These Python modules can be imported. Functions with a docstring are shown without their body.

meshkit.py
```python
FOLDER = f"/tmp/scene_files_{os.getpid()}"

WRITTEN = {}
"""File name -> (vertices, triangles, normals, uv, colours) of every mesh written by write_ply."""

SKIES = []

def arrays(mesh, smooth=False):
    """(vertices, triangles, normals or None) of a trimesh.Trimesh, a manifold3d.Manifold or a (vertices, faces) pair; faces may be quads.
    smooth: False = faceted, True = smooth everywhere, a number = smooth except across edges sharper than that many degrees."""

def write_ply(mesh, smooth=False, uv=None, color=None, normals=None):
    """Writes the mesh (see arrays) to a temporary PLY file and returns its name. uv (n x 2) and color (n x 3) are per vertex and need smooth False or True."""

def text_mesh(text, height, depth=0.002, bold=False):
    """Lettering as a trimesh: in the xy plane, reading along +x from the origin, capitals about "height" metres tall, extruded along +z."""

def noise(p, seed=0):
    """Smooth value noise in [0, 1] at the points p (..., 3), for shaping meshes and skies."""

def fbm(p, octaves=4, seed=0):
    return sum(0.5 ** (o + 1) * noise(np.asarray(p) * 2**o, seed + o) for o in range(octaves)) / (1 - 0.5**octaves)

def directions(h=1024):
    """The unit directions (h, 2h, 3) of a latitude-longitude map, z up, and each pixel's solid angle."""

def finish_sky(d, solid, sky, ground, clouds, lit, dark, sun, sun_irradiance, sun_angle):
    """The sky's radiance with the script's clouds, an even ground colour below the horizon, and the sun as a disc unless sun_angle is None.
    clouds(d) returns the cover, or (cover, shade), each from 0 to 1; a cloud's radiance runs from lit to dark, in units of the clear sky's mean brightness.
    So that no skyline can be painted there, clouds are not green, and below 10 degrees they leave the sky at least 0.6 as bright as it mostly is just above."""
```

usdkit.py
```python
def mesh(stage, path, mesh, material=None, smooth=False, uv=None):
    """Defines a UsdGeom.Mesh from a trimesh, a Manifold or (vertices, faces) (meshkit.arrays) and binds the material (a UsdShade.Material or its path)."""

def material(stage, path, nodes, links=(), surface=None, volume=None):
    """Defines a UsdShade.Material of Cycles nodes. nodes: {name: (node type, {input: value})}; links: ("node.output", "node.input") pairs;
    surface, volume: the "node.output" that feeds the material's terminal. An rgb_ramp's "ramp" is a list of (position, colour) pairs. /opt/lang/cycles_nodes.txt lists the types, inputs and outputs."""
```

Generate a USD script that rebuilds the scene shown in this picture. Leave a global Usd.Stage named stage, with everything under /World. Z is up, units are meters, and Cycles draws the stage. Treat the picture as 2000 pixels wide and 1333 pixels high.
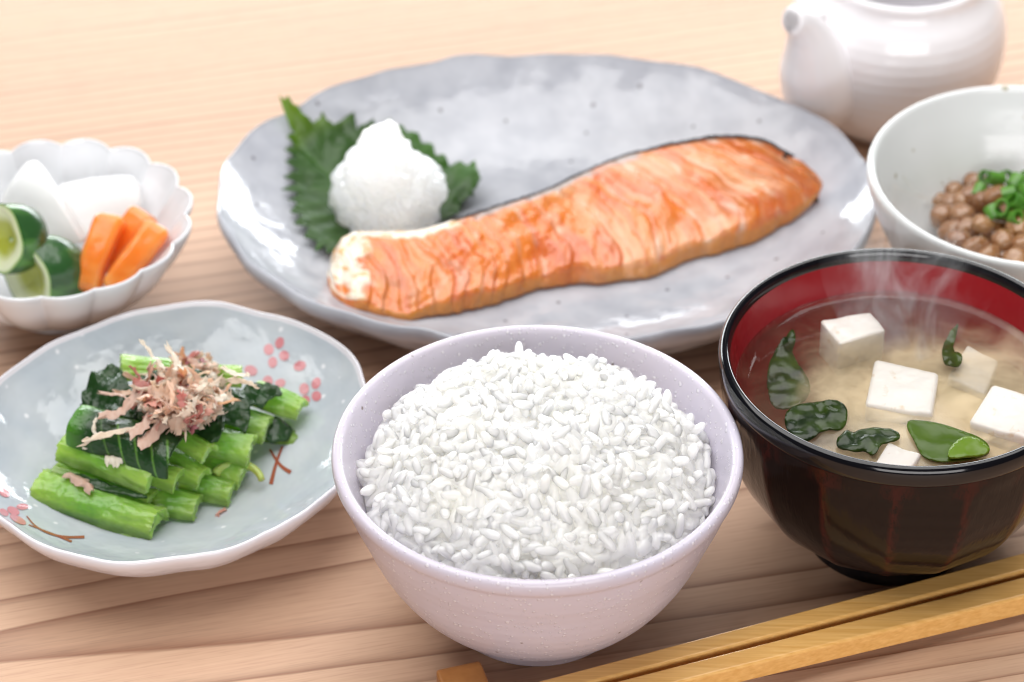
import math
import numpy as np
import manifold3d
import trimesh
import shapely.geometry as sg
import usdkit
from meshkit import noise, fbm
from pxr import Gf, Sdf, Usd, UsdGeom, UsdLux, UsdShade, Vt

rng = np.random.default_rng(11)
PI = math.pi
stage = Usd.Stage.CreateInMemory()
UsdGeom.SetStageUpAxis(stage, UsdGeom.Tokens.z)
UsdGeom.SetStageMetersPerUnit(stage, 1.0)
UsdGeom.Xform.Define(stage, '/World')
UsdGeom.Scope.Define(stage, '/World/Looks')

# ------------------------------------------------------------------ camera
F_PX, PITCH, CAM_H = 5600.0, 0.6507, 0.598
cam = UsdGeom.Camera.Define(stage, '/World/camera')
cam.AddTranslateOp().Set(Gf.Vec3d(0, 0, CAM_H))
cam.AddRotateXOp().Set(90 - math.degrees(PITCH))
cam.CreateHorizontalApertureAttr(36.0)
cam.CreateVerticalApertureAttr(36.0 * 682 / 1024)
cam.CreateFocalLengthAttr(36.0 * F_PX / 2000)
cam.CreateClippingRangeAttr(Gf.Vec2f(0.05, 20))
cam.CreateFStopAttr(11.0)
cam.CreateFocusDistanceAttr(0.838)
cam.CreateExposureAttr(0.14)

# ------------------------------------------------------------------ lamps: a wide bright window behind the table, a pale ceiling, a weaker window behind the camera
def rect_light(name, pos, aim, w, h, color, strength):
    l = UsdLux.RectLight.Define(stage, '/World/' + name)
    d = np.array(aim, float) - np.array(pos, float); d /= np.linalg.norm(d)
    z = -d; x = np.cross([0, 0, 1.0] if abs(d[2]) < .99 else [0, 1.0, 0], z); x /= np.linalg.norm(x); y = np.cross(z, x)
    l.AddTransformOp().Set(Gf.Matrix4d(*x, 0, *y, 0, *z, 0, *map(float, pos), 1))
    l.CreateWidthAttr(w); l.CreateHeightAttr(h); l.CreateColorAttr(Gf.Vec3f(*color)); l.CreateIntensityAttr(strength)
rect_light('window_lamp', (0.0, 2.35, 0.31), (0, .8, 0.05), 2.8, .44, (.94, .98, 1.0), 11.0)
rect_light('high_lamp', (-.2, 1.15, 1.9), (0, .8, 0), 2.8, 2.1, (1.0, .985, .97), 3.7)
rect_light('front_window_lamp', (0.35, -1.7, .85), (0, .8, 0.03), 2.2, 1.2, (1.0, .97, .965), 5.2)

# ------------------------------------------------------------------ helpers
FW = np.array([0, math.cos(PITCH), -math.sin(PITCH)]); UP = np.array([0, math.sin(PITCH), math.cos(PITCH)])
def at(px, py, z):
    """the point of the height z that the photograph shows at (px, py) of its 2000 x 1333"""
    r = FW + (px - 1000) / F_PX * np.array([1, 0, 0]) - (py - 666.5) / F_PX * UP
    return np.array([0, 0, CAM_H]) + r * (z - CAM_H) / r[2]
def on(px, py, surf, lift=0.0):
    z = 0.01
    for _ in range(25):
        p = at(px, py, z); z = .5 * z + .5 * (surf(p[0], p[1]) + lift)
    return at(px, py, z)

class G:
    """a small Cycles node graph"""
    def __init__(s): s.n, s.l, s.k = {}, [], 0
    def add(s, kind, out, **kw):
        s.k += 1; name = f'n{s.k}'; vals = {}
        for k, v in kw.items():
            if isinstance(v, str) and '.' in v and v.split('.')[0] in s.n: s.l.append((v, f'{name}.{k}'))
            else: vals[k] = v
        s.n[name] = (kind, vals); return f'{name}.{out}'
    def math(s, t, a, b=0.0, c=0.0, clamp=False): return s.add('math', 'value', math_type=t, value1=a, value2=b, value3=c, use_clamp=clamp)
    def pos(s): return s.add('texture_coordinate', 'object')
    def world(s): return s.add('geometry', 'position')
    def map(s, v, scale=(1, 1, 1), rot=(0, 0, 0), loc=(0, 0, 0)): return s.add('mapping', 'vector', vector=v, scale=scale, rotation=rot, location=loc)
    def noise(s, v, scale, detail=2.0, rough=.5, dist=0.0, out='fac'): return s.add('noise_texture', out, vector=v, scale=scale, detail=detail, roughness=rough, distortion=dist)
    def voro(s, v, scale, out='distance', **k): return s.add('voronoi_texture', out, vector=v, scale=scale, **k)
    def ramp(s, f, stops, interpolate=True): return s.add('rgb_ramp', 'color', fac=f, ramp=stops, interpolate=interpolate)
    def mix(s, f, a, b, t='mix'): return s.add('mix', 'color', mix_type=t, fac=f, color1=a, color2=b)
    def attr(s, name='col', out='color'): return s.add('attribute', out, attribute=name)
    def bump(s, h, strength, dist=.001, normal=None):
        k = dict(height=h, strength=strength, distance=dist)
        if normal: k['normal'] = normal
        return s.add('bump', 'normal', **k)
    def principled(s, **k): return s.add('principled_bsdf', 'BSDF', **k)
    def done(s, name, surface=None, volume=None):
        return usdkit.material(stage, '/World/Looks/' + name, s.n, s.l, surface=surface, volume=volume)

used = {}
def numbered(parent, name):
    k = (parent, name); used[k] = used.get(k, -1) + 1
    return name if used[k] == 0 else f'{name}_{used[k]:03d}'
def tag(prim, label=None, cat=None, group=None, kind=None):
    for k, v in (('label', label), ('category', cat), ('group', group), ('kind', kind)):
        if v: prim.SetCustomDataByKey(k, v)
def define(path, mesh, mat, smooth=True, col=None):
    v, f = vf(mesh); keep = np.unique(f)
    if len(keep) < len(v):
        new = np.full(len(v), -1); new[keep] = np.arange(len(keep)); v, f = v[keep], new[f]; col = None if col is None else np.asarray(col)[keep]
    m = usdkit.mesh(stage, path, (v, f), mat, smooth=smooth)
    if col is not None:
        UsdGeom.PrimvarsAPI(m).CreatePrimvar('col', Sdf.ValueTypeNames.Color3fArray, 'vertex').Set(Vt.Vec3fArray.FromNumpy(np.asarray(col, np.float32)))
    return m
def vf(mesh):
    if isinstance(mesh, (tuple, list)): return np.asarray(mesh[0], float), np.asarray(mesh[1], int)
    return np.array(mesh.vertices), np.array(mesh.faces)
class Thing:
    """an Xform at the thing's base; parts are given in world coordinates"""
    def __init__(s, name, label, cat, base, group=None, kind=None):
        s.base = np.array(base, float); s.path = '/World/' + numbered('', name)
        x = UsdGeom.Xform.Define(stage, s.path); x.AddTranslateOp().Set(Gf.Vec3d(*map(float, s.base)))
        tag(x.GetPrim(), label, cat, group, kind)
    def part(s, name, mesh, mat, smooth=True, col=None, parent=None, label=None, kind=None):
        v, f = vf(mesh); parent = parent or s.path
        path = parent + '/' + numbered(parent, name)
        m = define(path, (v - s.base, f), mat, smooth, col); tag(m.GetPrim(), label=label, kind=kind)
        return path
def single(name, label, cat, mesh, mat, smooth=True, col=None, group=None, kind=None):
    v, f = vf(mesh); base = np.array([v[:, 0].mean(), v[:, 1].mean(), v[:, 2].min()])
    m = define('/World/' + numbered('', name), (v - base, f), mat, smooth, col)
    UsdGeom.Xformable(m).AddTranslateOp().Set(Gf.Vec3d(*map(float, base)))
    tag(m.GetPrim(), label, cat, group, kind); return m

def grid_faces(nu, nv, wrap_v=False, wrap_u=False):
    f = []
    iu = np.arange(nu if wrap_u else nu - 1); iv = np.arange(nv if wrap_v else nv - 1)
    a, b = np.meshgrid(iu, iv, indexing='ij'); a, b = a.ravel(), b.ravel(); a2, b2 = (a + 1) % nu, (b + 1) % nv
    p, q, r, s_ = a * nv + b, a2 * nv + b, a2 * nv + b2, a * nv + b2
    return np.vstack([np.stack([p, q, r], 1), np.stack([p, r, s_], 1)])
def chaikin(p, n=2, closed=False):
    p = np.array(p, float)
    for _ in range(n):
        q = np.roll(p, -1, 0) if closed else p[1:]
        o = p if closed else p[:-1]
        m = np.empty((2 * len(o), p.shape[1])); m[0::2] = .75 * o + .25 * q; m[1::2] = .25 * o + .75 * q
        p = m if closed else np.vstack([p[:1], m, p[-1:]])
    return p
def dens(p, step):
    """points along a polyline no further apart than step"""
    out = [p[0]]
    for a, b in zip(p[:-1], p[1:]):
        k = max(1, int(math.ceil(np.linalg.norm(b - a) / step)))
        out += [a + (b - a) * t / k for t in range(1, k + 1)]
    return np.array(out)
def shell(c, prof, n=192, R=None, dz=None, dr=None, wrap=False):
    """a surface swept round the vertical axis at c. prof: (r, z) or, with R(theta), (fraction, z)."""
    th = np.linspace(0, 2 * PI, n, endpoint=False)
    r = prof[:, 0][:, None] * (np.ones(n) if R is None else R(th))[None]
    z = np.repeat(prof[:, 1][:, None], n, 1)
    T = np.repeat(th[None], len(prof), 0)
    if dr is not None: r = r + dr(T, prof[:, 0][:, None], z)
    if dz is not None: z = z + dz(T, prof[:, 0][:, None], z)
    v = np.stack([c[0] + r * np.cos(T), c[1] + r * np.sin(T), z + (c[2] if len(c) > 2 else 0)], -1).reshape(-1, 3)
    f = grid_faces(len(prof), n, wrap_v=True, wrap_u=wrap)
    m = trimesh.Trimesh(v, f, process=False)
    m.update_faces(m.area_faces > 1e-14)
    return m
def outward(m):
    """flip a closed mesh whose volume comes out negative"""
    if m.volume < 0: m.invert()
    return m
def tube(path, radius, n=12, caps=True):
    path = np.array(path, float); radius = np.broadcast_to(radius, len(path))
    t = np.gradient(path, axis=0); t /= np.linalg.norm(t, axis=1, keepdims=True)
    ref = np.array([0, 0, 1.0]) if abs(t[0][2]) < .9 else np.array([1.0, 0, 0])
    a = np.cross(t, ref); a /= np.linalg.norm(a, axis=1, keepdims=True); b = np.cross(t, a)
    th = np.linspace(0, 2 * PI, n, endpoint=False)
    v = path[:, None] + radius[:, None, None] * (np.cos(th)[None, :, None] * a[:, None] + np.sin(th)[None, :, None] * b[:, None])
    v = v.reshape(-1, 3); f = grid_faces(len(path), n, wrap_v=True)
    if caps:
        k = len(v); v = np.vstack([v, path[0], path[-1]]); i = np.arange(n); j = (i + 1) % n; e = (len(path) - 1) * n
        f = np.vstack([f, np.stack([np.full(n, k), i, j], 1), np.stack([np.full(n, k + 1), e + j, e + i], 1)])
    m = trimesh.Trimesh(v, f, process=False)
    return outward(m)
def sheet(P, thick):
    """a closed thin solid from a grid of points P (nu, nv, 3)"""
    nu, nv = P.shape[:2]
    du, dv = np.gradient(P, axis=0), np.gradient(P, axis=1)
    nrm = np.cross(du, dv); nrm /= np.maximum(np.linalg.norm(nrm, axis=2, keepdims=True), 1e-12)
    if nrm[..., 2].mean() < 0: nrm = -nrm; flip = True
    else: flip = False
    t = thick if np.ndim(thick) == 0 else thick[..., None]
    top, bot = P + nrm * t / 2, P - nrm * t / 2
    f = grid_faces(nu, nv); f = f[:, ::-1] if flip else f
    k = nu * nv
    ring = np.concatenate([np.arange(nv), np.arange(1, nu) * nv + nv - 1, (nu - 1) * nv + np.arange(nv - 2, -1, -1), np.arange(nu - 2, 0, -1) * nv])
    r2 = np.roll(ring, -1)
    side = np.vstack([np.stack([ring, r2, r2 + k], 1), np.stack([ring, r2 + k, ring + k], 1)])
    m = trimesh.Trimesh(np.vstack([top.reshape(-1, 3), bot.reshape(-1, 3)]), np.vstack([f, f[:, ::-1] + k, side]), process=False)
    if trimesh.Trimesh(m.vertices, m.faces, process=False).volume < 0: m.faces = m.faces[:, ::-1]
    return m
def rounded_box(size, r=.0012, sub=5):
    """a box with rounded edges as a trimesh about the origin"""
    m = trimesh.creation.box((1, 1, 1))
    for _ in range(sub): m = m.subdivide()
    v = m.vertices * np.array(size); h = np.array(size) / 2 - r
    c = np.clip(v, -h, h); d = v - c; L = np.linalg.norm(d, axis=1, keepdims=True)
    return trimesh.Trimesh(c + d / np.maximum(L, 1e-9) * np.minimum(L, r) * (L > 0), m.faces, process=False)
def frame(x, y):
    x = np.array(x, float); x /= np.linalg.norm(x); y = np.array(y, float); y = y - x * (x @ y); y /= np.linalg.norm(y)
    return np.stack([x, y, np.cross(x, y)], 1)

# ------------------------------------------------------------------ table
def wood_table():
    g = G()
    q = g.map(g.world(), rot=(0, 0, -.245))
    wob = g.noise(g.map(q, scale=(3, 22, 1)), 1.0, 3.0, .55)
    wob2 = g.noise(g.map(q, scale=(14, 60, 1)), 1.0, 2.0, .5)
    sx = g.add('separate_xyz', 'x', vector=q); sy = sx.split('.')[0] + '.y'
    u0, v0 = APEX
    v = g.math('subtract', sy, v0); v = g.math('add', v, g.math('multiply', g.math('subtract', wob, .5), .011)); v = g.math('add', v, g.math('multiply', g.math('subtract', wob2, .5), .0022))
    h = g.math('add', g.math('multiply', g.math('subtract', sx, u0), -.045), .0300)
    r = g.math('sqrt', g.math('add', g.math('multiply', v, v), g.math('multiply', h, h)))
    ph = g.math('multiply', r, g.math('add', 75., g.math('divide', g.math('multiply', r, 330.), g.math('add', 1., g.math('multiply', r, 2.2)))))
    ph = g.math('add', ph, g.math('multiply', g.noise(g.map(q, scale=(.8, 30, 1)), 1.0, 1.0), 1.1))
    fr = g.math('fraction', ph)
    late = g.math('power', fr, 6.0)
    late = g.math('multiply', late, g.add('map_range', 'result', value=fr, from_min=1.0, from_max=.955, to_min=.0, to_max=1.0, clamp=True))
    ringno = g.add('white_noise_texture', 'value', dimensions='1D', w=g.math('floor', ph))
    late = g.math('multiply', late, g.math('add', .7, g.math('multiply', ringno, .6)))
    fib = g.noise(g.map(q, scale=(9, 760, 1)), 1.0, 4.0, .65)
    pore = g.noise(g.map(q, scale=(70, 1500, 1)), 1.0, 2.0, .6)
    broad = g.noise(g.map(q, scale=(1.2, 9, 1)), 1.0, 2.0, .5)
    base = g.mix(broad, (.57, .355, .228), (.625, .425, .295))
    base = g.mix(g.math('multiply', late, .9, clamp=True), base, (.24, .100, .052))
    base = g.mix(.36, base, g.ramp(fib, [(.25, (.30, .29, .28)), (.55, (.5, .5, .5)), (.8, (.60, .59, .57))]), t='overlay')
    base = g.mix(.55, base, g.ramp(pore, [(.3, (.36, .36, .36)), (.5, (.5, .5, .5))]), t='overlay')
    hgt = g.math('add', g.math('multiply', fib, .5), g.math('multiply', late, -.5))
    s = g.principled(base_color=base, roughness=g.math('add', .46, g.math('multiply', fib, .12)), specular_ior_level=.55, normal=g.bump(hgt, .25, .0004))
    return g.done('table_wood', s)
_a = at(-60, 1292, 0); _c, _s = math.cos(-.245), math.sin(-.245)
APEX = (_a[0] * _c - _a[1] * _s, _a[0] * _s + _a[1] * _c)
tb = rounded_box((1.8, 1.35, .03), .004, 4); tb.apply_translation((0, .875, -.015))
single('table', 'pale wooden table top with reddish growth lines', 'table', tb, wood_table(), smooth=30, kind='structure')

# ------------------------------------------------------------------ glazes
def glaze(name, color, rough=.12, speck=None, dim='3D', lump=0.0, lump_scale=60., dots=None, tint=None, coat=.0, sss=0.0):
    g = G(); p = g.pos(); col = color
    if tint: col = g.mix(g.ramp(g.noise(p, tint[1], 2.0), [(.35, (0, 0, 0)), (.65, (1, 1, 1))]), color, tint[0])
    if speck:
        sc, size, c2, keep = speck
        d = g.voro(p, sc, dimensions=dim); rnd = g.add('separate_color', 'r', color=g.voro(p, sc, 'color', dimensions=dim))
        lim = g.math('multiply', g.math('greater_than', rnd, keep), size)
        jit = g.math('multiply', g.math('subtract', g.noise(p, sc * 4, 1.0), .5), size * .8)
        m = g.add('map_range', 'result', value=g.math('subtract', g.math('add', d, jit), lim), from_min=-size * .45, from_max=0.0, to_min=1.0, to_max=0.0, clamp=True)
        m = g.math('multiply', m, g.math('greater_than', lim, .0001))
        col = g.mix(g.math('multiply', m, .9), col, c2)
    hs = None
    if lump: hs = g.math('multiply', g.noise(p, lump_scale, 3.0, .55), lump)
    if dots:
        d = g.voro(p, dots[0]); rnd = g.add('separate_color', 'r', color=g.voro(p, dots[0], 'color'))
        dd = g.add('map_range', 'result', value=g.math('subtract', d, g.math('multiply', g.math('power', rnd, 2.0), dots[1])), from_min=-.12, from_max=.02, to_min=1.0, to_max=0.0, clamp=True)
        hs = g.math('multiply', dd, dots[2]) if hs is None else g.math('add', hs, g.math('multiply', dd, dots[2]))
        col = g.mix(g.math('multiply', dd, .45), col, (.93, .91, .94))
    k = dict(base_color=col, roughness=rough, specular_ior_level=.5)
    if sss: k.update(subsurface_weight=sss, subsurface_scale=.002, subsurface_radius=(1, .9, .8))
    if hs: k['normal'] = g.bump(hs, 1.0, 1.0)
    return g.done(name, g.principled(**k))

# ------------------------------------------------------------------ rice bowl
RC = np.array([.0075, .6517]); RICE_RIM = .0625
rice_glaze = glaze('rice_bowl_glaze', (.60, .565, .665), .26, lump=.00025, lump_scale=45, dots=(800., .50, .00016), tint=((.605, .555, .63), 28.), speck=(420., .30, (.2, .15, .13), .985))
mm = lambda p: np.array(p, float) / 1000
ri = mm([(0, 9), (15, 9.4), (28, 14), (40, 25.5), (49, 41), (54.3, 54), (56.6, 60.5), (57.4, 62.4), (58.8, 63), (60.2, 62.4), (60.7, 60.6), (60.3, 58.4), (59.2, 57), (58.7, 55.5), (56.8, 49), (53.6, 41), (50.4, 32), (46.8, 24.5), (42.0, 17.0), (36.6, 10.8), (31.4, 7.0), (27.6, 5.4)])
prof = dens(chaikin(ri, 2), .0012)
b = Thing('rice_bowl', 'round pale lilac ceramic bowl with tiny white dots, heaped with rice', 'bowl', (*RC, 0))
b.part('body', shell(RC, prof, 224, dr=lambda T, u, z: .00004 * np.sin(z * 2 * PI / .0042) * (z < .05) * (u > .03)), rice_glaze)
ft = dens(chaikin(mm([(20, 7), (27.6, 6.4), (27.8, 4.5), (28, 1.2), (27.4, 0), (25.6, 0), (25, 1), (24.6, 5), (0, 6.5)]), 2), .001)
b.part('foot', shell(RC, ft, 160), rice_glaze)

# ------------------------------------------------------------------ rice
def rice_material(name='cooked_rice', scale=.0026, k=1.0):
    g = G(); p = g.pos()
    col = g.mix(g.ramp(g.noise(p, 55., 2.0), [(.4, (0, 0, 0)), (.75, (1, 1, 1))]), tuple(k * x for x in (.99, .970, .915)), tuple(k * x for x in (.985, .948, .83)))
    s = g.principled(base_color=col, roughness=.27, specular_ior_level=.45, subsurface_weight=.85, subsurface_scale=scale, subsurface_radius=(1, .97, .88), normal=g.bump(g.noise(p, 700., 2.0), .2, .0004))
    return g.done(name, s)
rice_m = rice_material()
def dome(x, y):
    rr = np.hypot(x - RC[0], y - RC[1]) / .0525
    lump = (fbm(np.stack([x * 75, y * 75, 0 * x + 3.1], -1), 4, 5) - .5) * .018 * np.clip(1.2 - rr, 0, 1)
    return .0505 + .0228 * np.clip(1 - rr ** 2.7, 0, 1) ** .9 + lump
def grain_mesh():
    nu, nv = 9, 12
    ph = np.linspace(0, PI, nu); th = np.linspace(0, 2 * PI, nv, endpoint=False)
    x = -np.cos(ph); r = np.sin(ph) ** .72
    P = np.stack([np.repeat(x[:, None], nv, 1), r[:, None] * np.cos(th)[None], r[:, None] * np.sin(th)[None]], -1)
    m = trimesh.Trimesh(P.reshape(-1, 3), grid_faces(nu, nv, wrap_v=True)); m.merge_vertices(); m.update_faces(m.nondegenerate_faces()); m.remove_unreferenced_vertices()
    return np.array(outward(m).vertices), np.array(m.faces)
GP, GF = grain_mesh()
def one_grain(pos, nrm, tilt, big=1.0):
    L, W, H = (.0039 * rng.uniform(.82, 1.12) * big, .00148 * rng.uniform(.88, 1.15) * big, .00138 * rng.uniform(.88, 1.12) * big)
    a = rng.uniform(0, 2 * PI); t = np.array([math.cos(a), math.sin(a), 0]); t -= nrm * (t @ nrm); t /= np.linalg.norm(t)
    t = t * math.cos(tilt) + nrm * math.sin(tilt)
    return pos, frame(t, np.cross(nrm, t) * math.cos(.4) + nrm * rng.uniform(-.7, .7)), np.array([L, W, H]), rng.uniform(-.28, .28), rng.uniform(-.15, .15)
def grain_verts(gr):
    pos, Rm, r, bend, tw = gr; P = GP.copy()
    P[:, 1] *= 1 + tw * P[:, 0]; P[:, 1] += bend * (P[:, 0] ** 2 - .4)
    return (P * r) @ Rm.T + pos
def surface_nets(F, h, org):
    """the zero surface of the field F as (vertices, triangles)"""
    inside = F < 0; nx, ny, nz = F.shape; acc = np.zeros((nx - 1, ny - 1, nz - 1, 3), np.float32); cnt = np.zeros((nx - 1, ny - 1, nz - 1), np.float32)
    off = [(i, j, k) for i in (0, 1) for j in (0, 1) for k in (0, 1)]
    sl = lambda o: tuple(slice(o[d], F.shape[d] - 1 + o[d]) for d in range(3))
    for o in off:
        for d in range(3):
            if o[d]: continue
            q = list(o); q[d] = 1; A, B_ = F[sl(o)], F[sl(q)]; cr = (A < 0) != (B_ < 0); t = np.where(cr, A / np.where(A == B_, 1, A - B_), 0)
            for e in range(3): acc[..., e] += np.where(cr, o[e] + (t if e == d else 0), 0)
            cnt += cr
    act = cnt > 0; ids = np.full(act.shape, -1); ids[act] = np.arange(act.sum())
    v = (np.argwhere(act) + acc[act] / cnt[act][:, None]) * h + org
    faces = []
    for d in range(3):
        e1, e2 = [(1, 2), (2, 0), (0, 1)][d]
        A = inside[tuple(slice(0, -1) if x == d else slice(1, -1) for x in range(3))]; B_ = inside[tuple(slice(1, None) if x == d else slice(1, -1) for x in range(3))]
        p = np.argwhere(A != B_); fl = A[tuple(p.T)]; p = p + [0 if x == d else 1 for x in range(3)]
        def c(a1, a2): q = p.copy(); q[:, e1] -= a1; q[:, e2] -= a2; return ids[tuple(q.T)]
        q0, q1, q2, q3 = c(1, 1), c(0, 1), c(0, 0), c(1, 0)
        q1, q3 = np.where(fl, q1, q3), np.where(fl, q3, q1)
        faces += [np.stack([q0, q1, q2], 1), np.stack([q0, q2, q3], 1)]
    return v, np.vstack(faces)
def dome_normal(x, y, e=.002):
    n = np.array([-(dome(x + e, y) - dome(x - e, y)) / (2 * e), -(dome(x, y + e) - dome(x, y - e)) / (2 * e), 1.0]); return n / np.linalg.norm(n)
def darts(R, d, tries):
    pts = np.empty((0, 2))
    for _ in range(tries):
        q = RC + np.array([math.cos(a := rng.uniform(0, 2 * PI)), math.sin(a)]) * R * math.sqrt(rng.uniform())
        if len(pts) == 0 or np.min(np.hypot(*(pts - q).T)) > d: pts = np.vstack([pts, q])
    return pts
grains = []
for layer, (d, off, n) in enumerate(((.0040, .0007, 2600), (.0026, -.0004, 3500), (.0024, -.0016, 9000))):
    for x, y in darts(.0532, d, n):
        nn = dome_normal(x, y); tl = rng.normal(0, .42 if layer else .6)
        z = float(dome(np.float64(x), np.float64(y))) + off + rng.uniform(-.0008, .0012) + abs(math.sin(tl)) * .0012
        rlim = np.interp(z, [.04, .054, .0605, .07], [.0465, .0525, .0545, .0545])
        if np.hypot(x - RC[0], y - RC[1]) > rlim: continue
        p = np.array([x, y, z]); depth = (p - [0, 0, CAM_H]) @ FW
        grains.append((layer * .2 + depth, one_grain(p, nn, tl, rng.uniform(.82, 1.1))))
grains.sort(key=lambda g: g[0])
rice = Thing('rice', 'heaped mound of steamed white rice in the lilac bowl', 'rice', (*RC, .05))
loose_m = rice_material('loose_rice', .0009, .90)
for _, gr in grains[:300]: rice.part('rice_grain', (grain_verts(gr), GF), loose_m)
h = .00036; org = np.array([RC[0] - .0562, RC[1] - .0562, .0425])
gx, gy = np.arange(313) * h + org[0], np.arange(313) * h + org[1]; gzv = np.arange(120) * h + org[2]
X, Y = np.meshgrid(gx, gy, indexing='ij'); RR = np.hypot(X - RC[0], Y - RC[1])
Fd = ((gzv[None, None] - (dome(X, Y) - .0020)[..., None]) * .8).astype(np.float32)
Fd = np.maximum(np.maximum(Fd, (RR - .0515)[..., None]), (.0440 - gzv)[None, None]).astype(np.float32)
for _, (pos, Rm, r, bend, tw) in grains[300:]:
    ext = np.sqrt(((Rm * r) ** 2).sum(1)) + .0009; lo = np.maximum(np.floor((pos - ext - org) / h).astype(int), 0); hi = np.minimum(np.ceil((pos + ext - org) / h).astype(int) + 1, Fd.shape)
    if (hi <= lo).any(): continue
    q = np.stack(np.meshgrid(*[np.arange(lo[d], hi[d]) * h + org[d] - pos[d] for d in range(3)], indexing='ij'), -1) @ Rm
    u = q[..., 0] / r[0]; q[..., 1] = q[..., 1] - bend * r[1] * (np.minimum(u * u, 1.2) - .4)
    k0 = np.sqrt((np.abs(q[..., 0]) / r[0]) ** 2.6 + (q[..., 1] / r[1]) ** 2 + (q[..., 2] / r[2]) ** 2); d = (k0 - 1) * r[2] * 1.1
    blk = Fd[lo[0]:hi[0], lo[1]:hi[1], lo[2]:hi[2]]; kk = .00018; hh = np.maximum(kk - np.abs(blk - d), 0) / kk
    blk[...] = np.minimum(blk, d) - hh * hh * kk * .25
rice.part('packed_rice', surface_nets(Fd, h, org), rice_m, kind='stuff', label='grains deeper in and further back in the mound')

# ------------------------------------------------------------------ soup bowl
SC = np.array([.1181, .6853]); SOUP_Z = .0565
def lacquer():
    g = G(); p = g.pos()
    fac = g.attr('col', 'fac'); worn = g.add('separate_color', 'r', color=g.attr('col'))
    n1 = g.noise(g.map(p, scale=(1, 1, .5)), 420., 3.0, .65)
    m = g.math('multiply', worn, g.add('map_range', 'result', value=g.math('add', n1, g.math('multiply', worn, .25)), from_min=.46, from_max=.66, clamp=True), clamp=True)
    col = g.mix(m, (.009, .005, .0045), (.060, .009, .006))
    grain = g.noise(g.map(p, scale=(260, 260, 45), rot=(0, .5, 0)), 1.0, 3.0, .6)
    s = g.principled(base_color=col, roughness=.13, specular_ior_level=.22, normal=g.bump(grain, .35, .0006))
    return g.done('dark_lacquer', s)
g = G(); black = g.done('black_lacquer', g.principled(base_color=(.006, .006, .008), roughness=.1, specular_ior_level=.5))
g = G(); p = g.pos(); red = g.done('red_lacquer', g.principled(base_color=(.27, .004, .012), roughness=g.ramp(g.noise(p, 90., 3.0), [(.3, (.14,) * 3), (.7, (.3,) * 3)]), specular_ior_level=.45))
NF = 16
ob = dens(chaikin(mm([(54.9, 65.2), (54.8, 62), (54.3, 57), (53.2, 49), (51.6, 41), (49.0, 32.5), (45.2, 25), (40.2, 18), (34.5, 12.5), (29.5, 9.6), (25, 9)]), 2), .0009)
nth = NF * 14
def facet(T, u, z):
    w = np.clip((.0635 - z) / .006, 0, 1); w = w * w * (3 - 2 * w)
    a = ((T + .13) % (2 * PI / NF)) - PI / NF
    return u * w * (math.cos(PI / NF) / np.cos(a) * 1.012 - 1)
m = shell(SC, ob, nth, dr=facet)
vv = np.asarray(m.vertices); T = np.arctan2(vv[:, 1] - SC[1], vv[:, 0] - SC[0]); a = ((T + .13) % (2 * PI / NF)); e = np.minimum(a, 2 * PI / NF - a) * np.hypot(*(vv[:, :2] - SC).T)
worn = np.maximum(np.clip(1 - e / .0014, 0, 1), np.clip((vv[:, 2] - .0585) / .003, 0, .55) * np.clip(1 - e / .008, 0, 1))
soupbowl = Thing('soup_bowl', 'black faceted lacquer bowl with red inside, full of miso soup', 'bowl', (*SC, 0))
soupbowl.part('body', m, lacquer(), smooth=True, col=np.stack([worn] * 3, 1))
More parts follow.
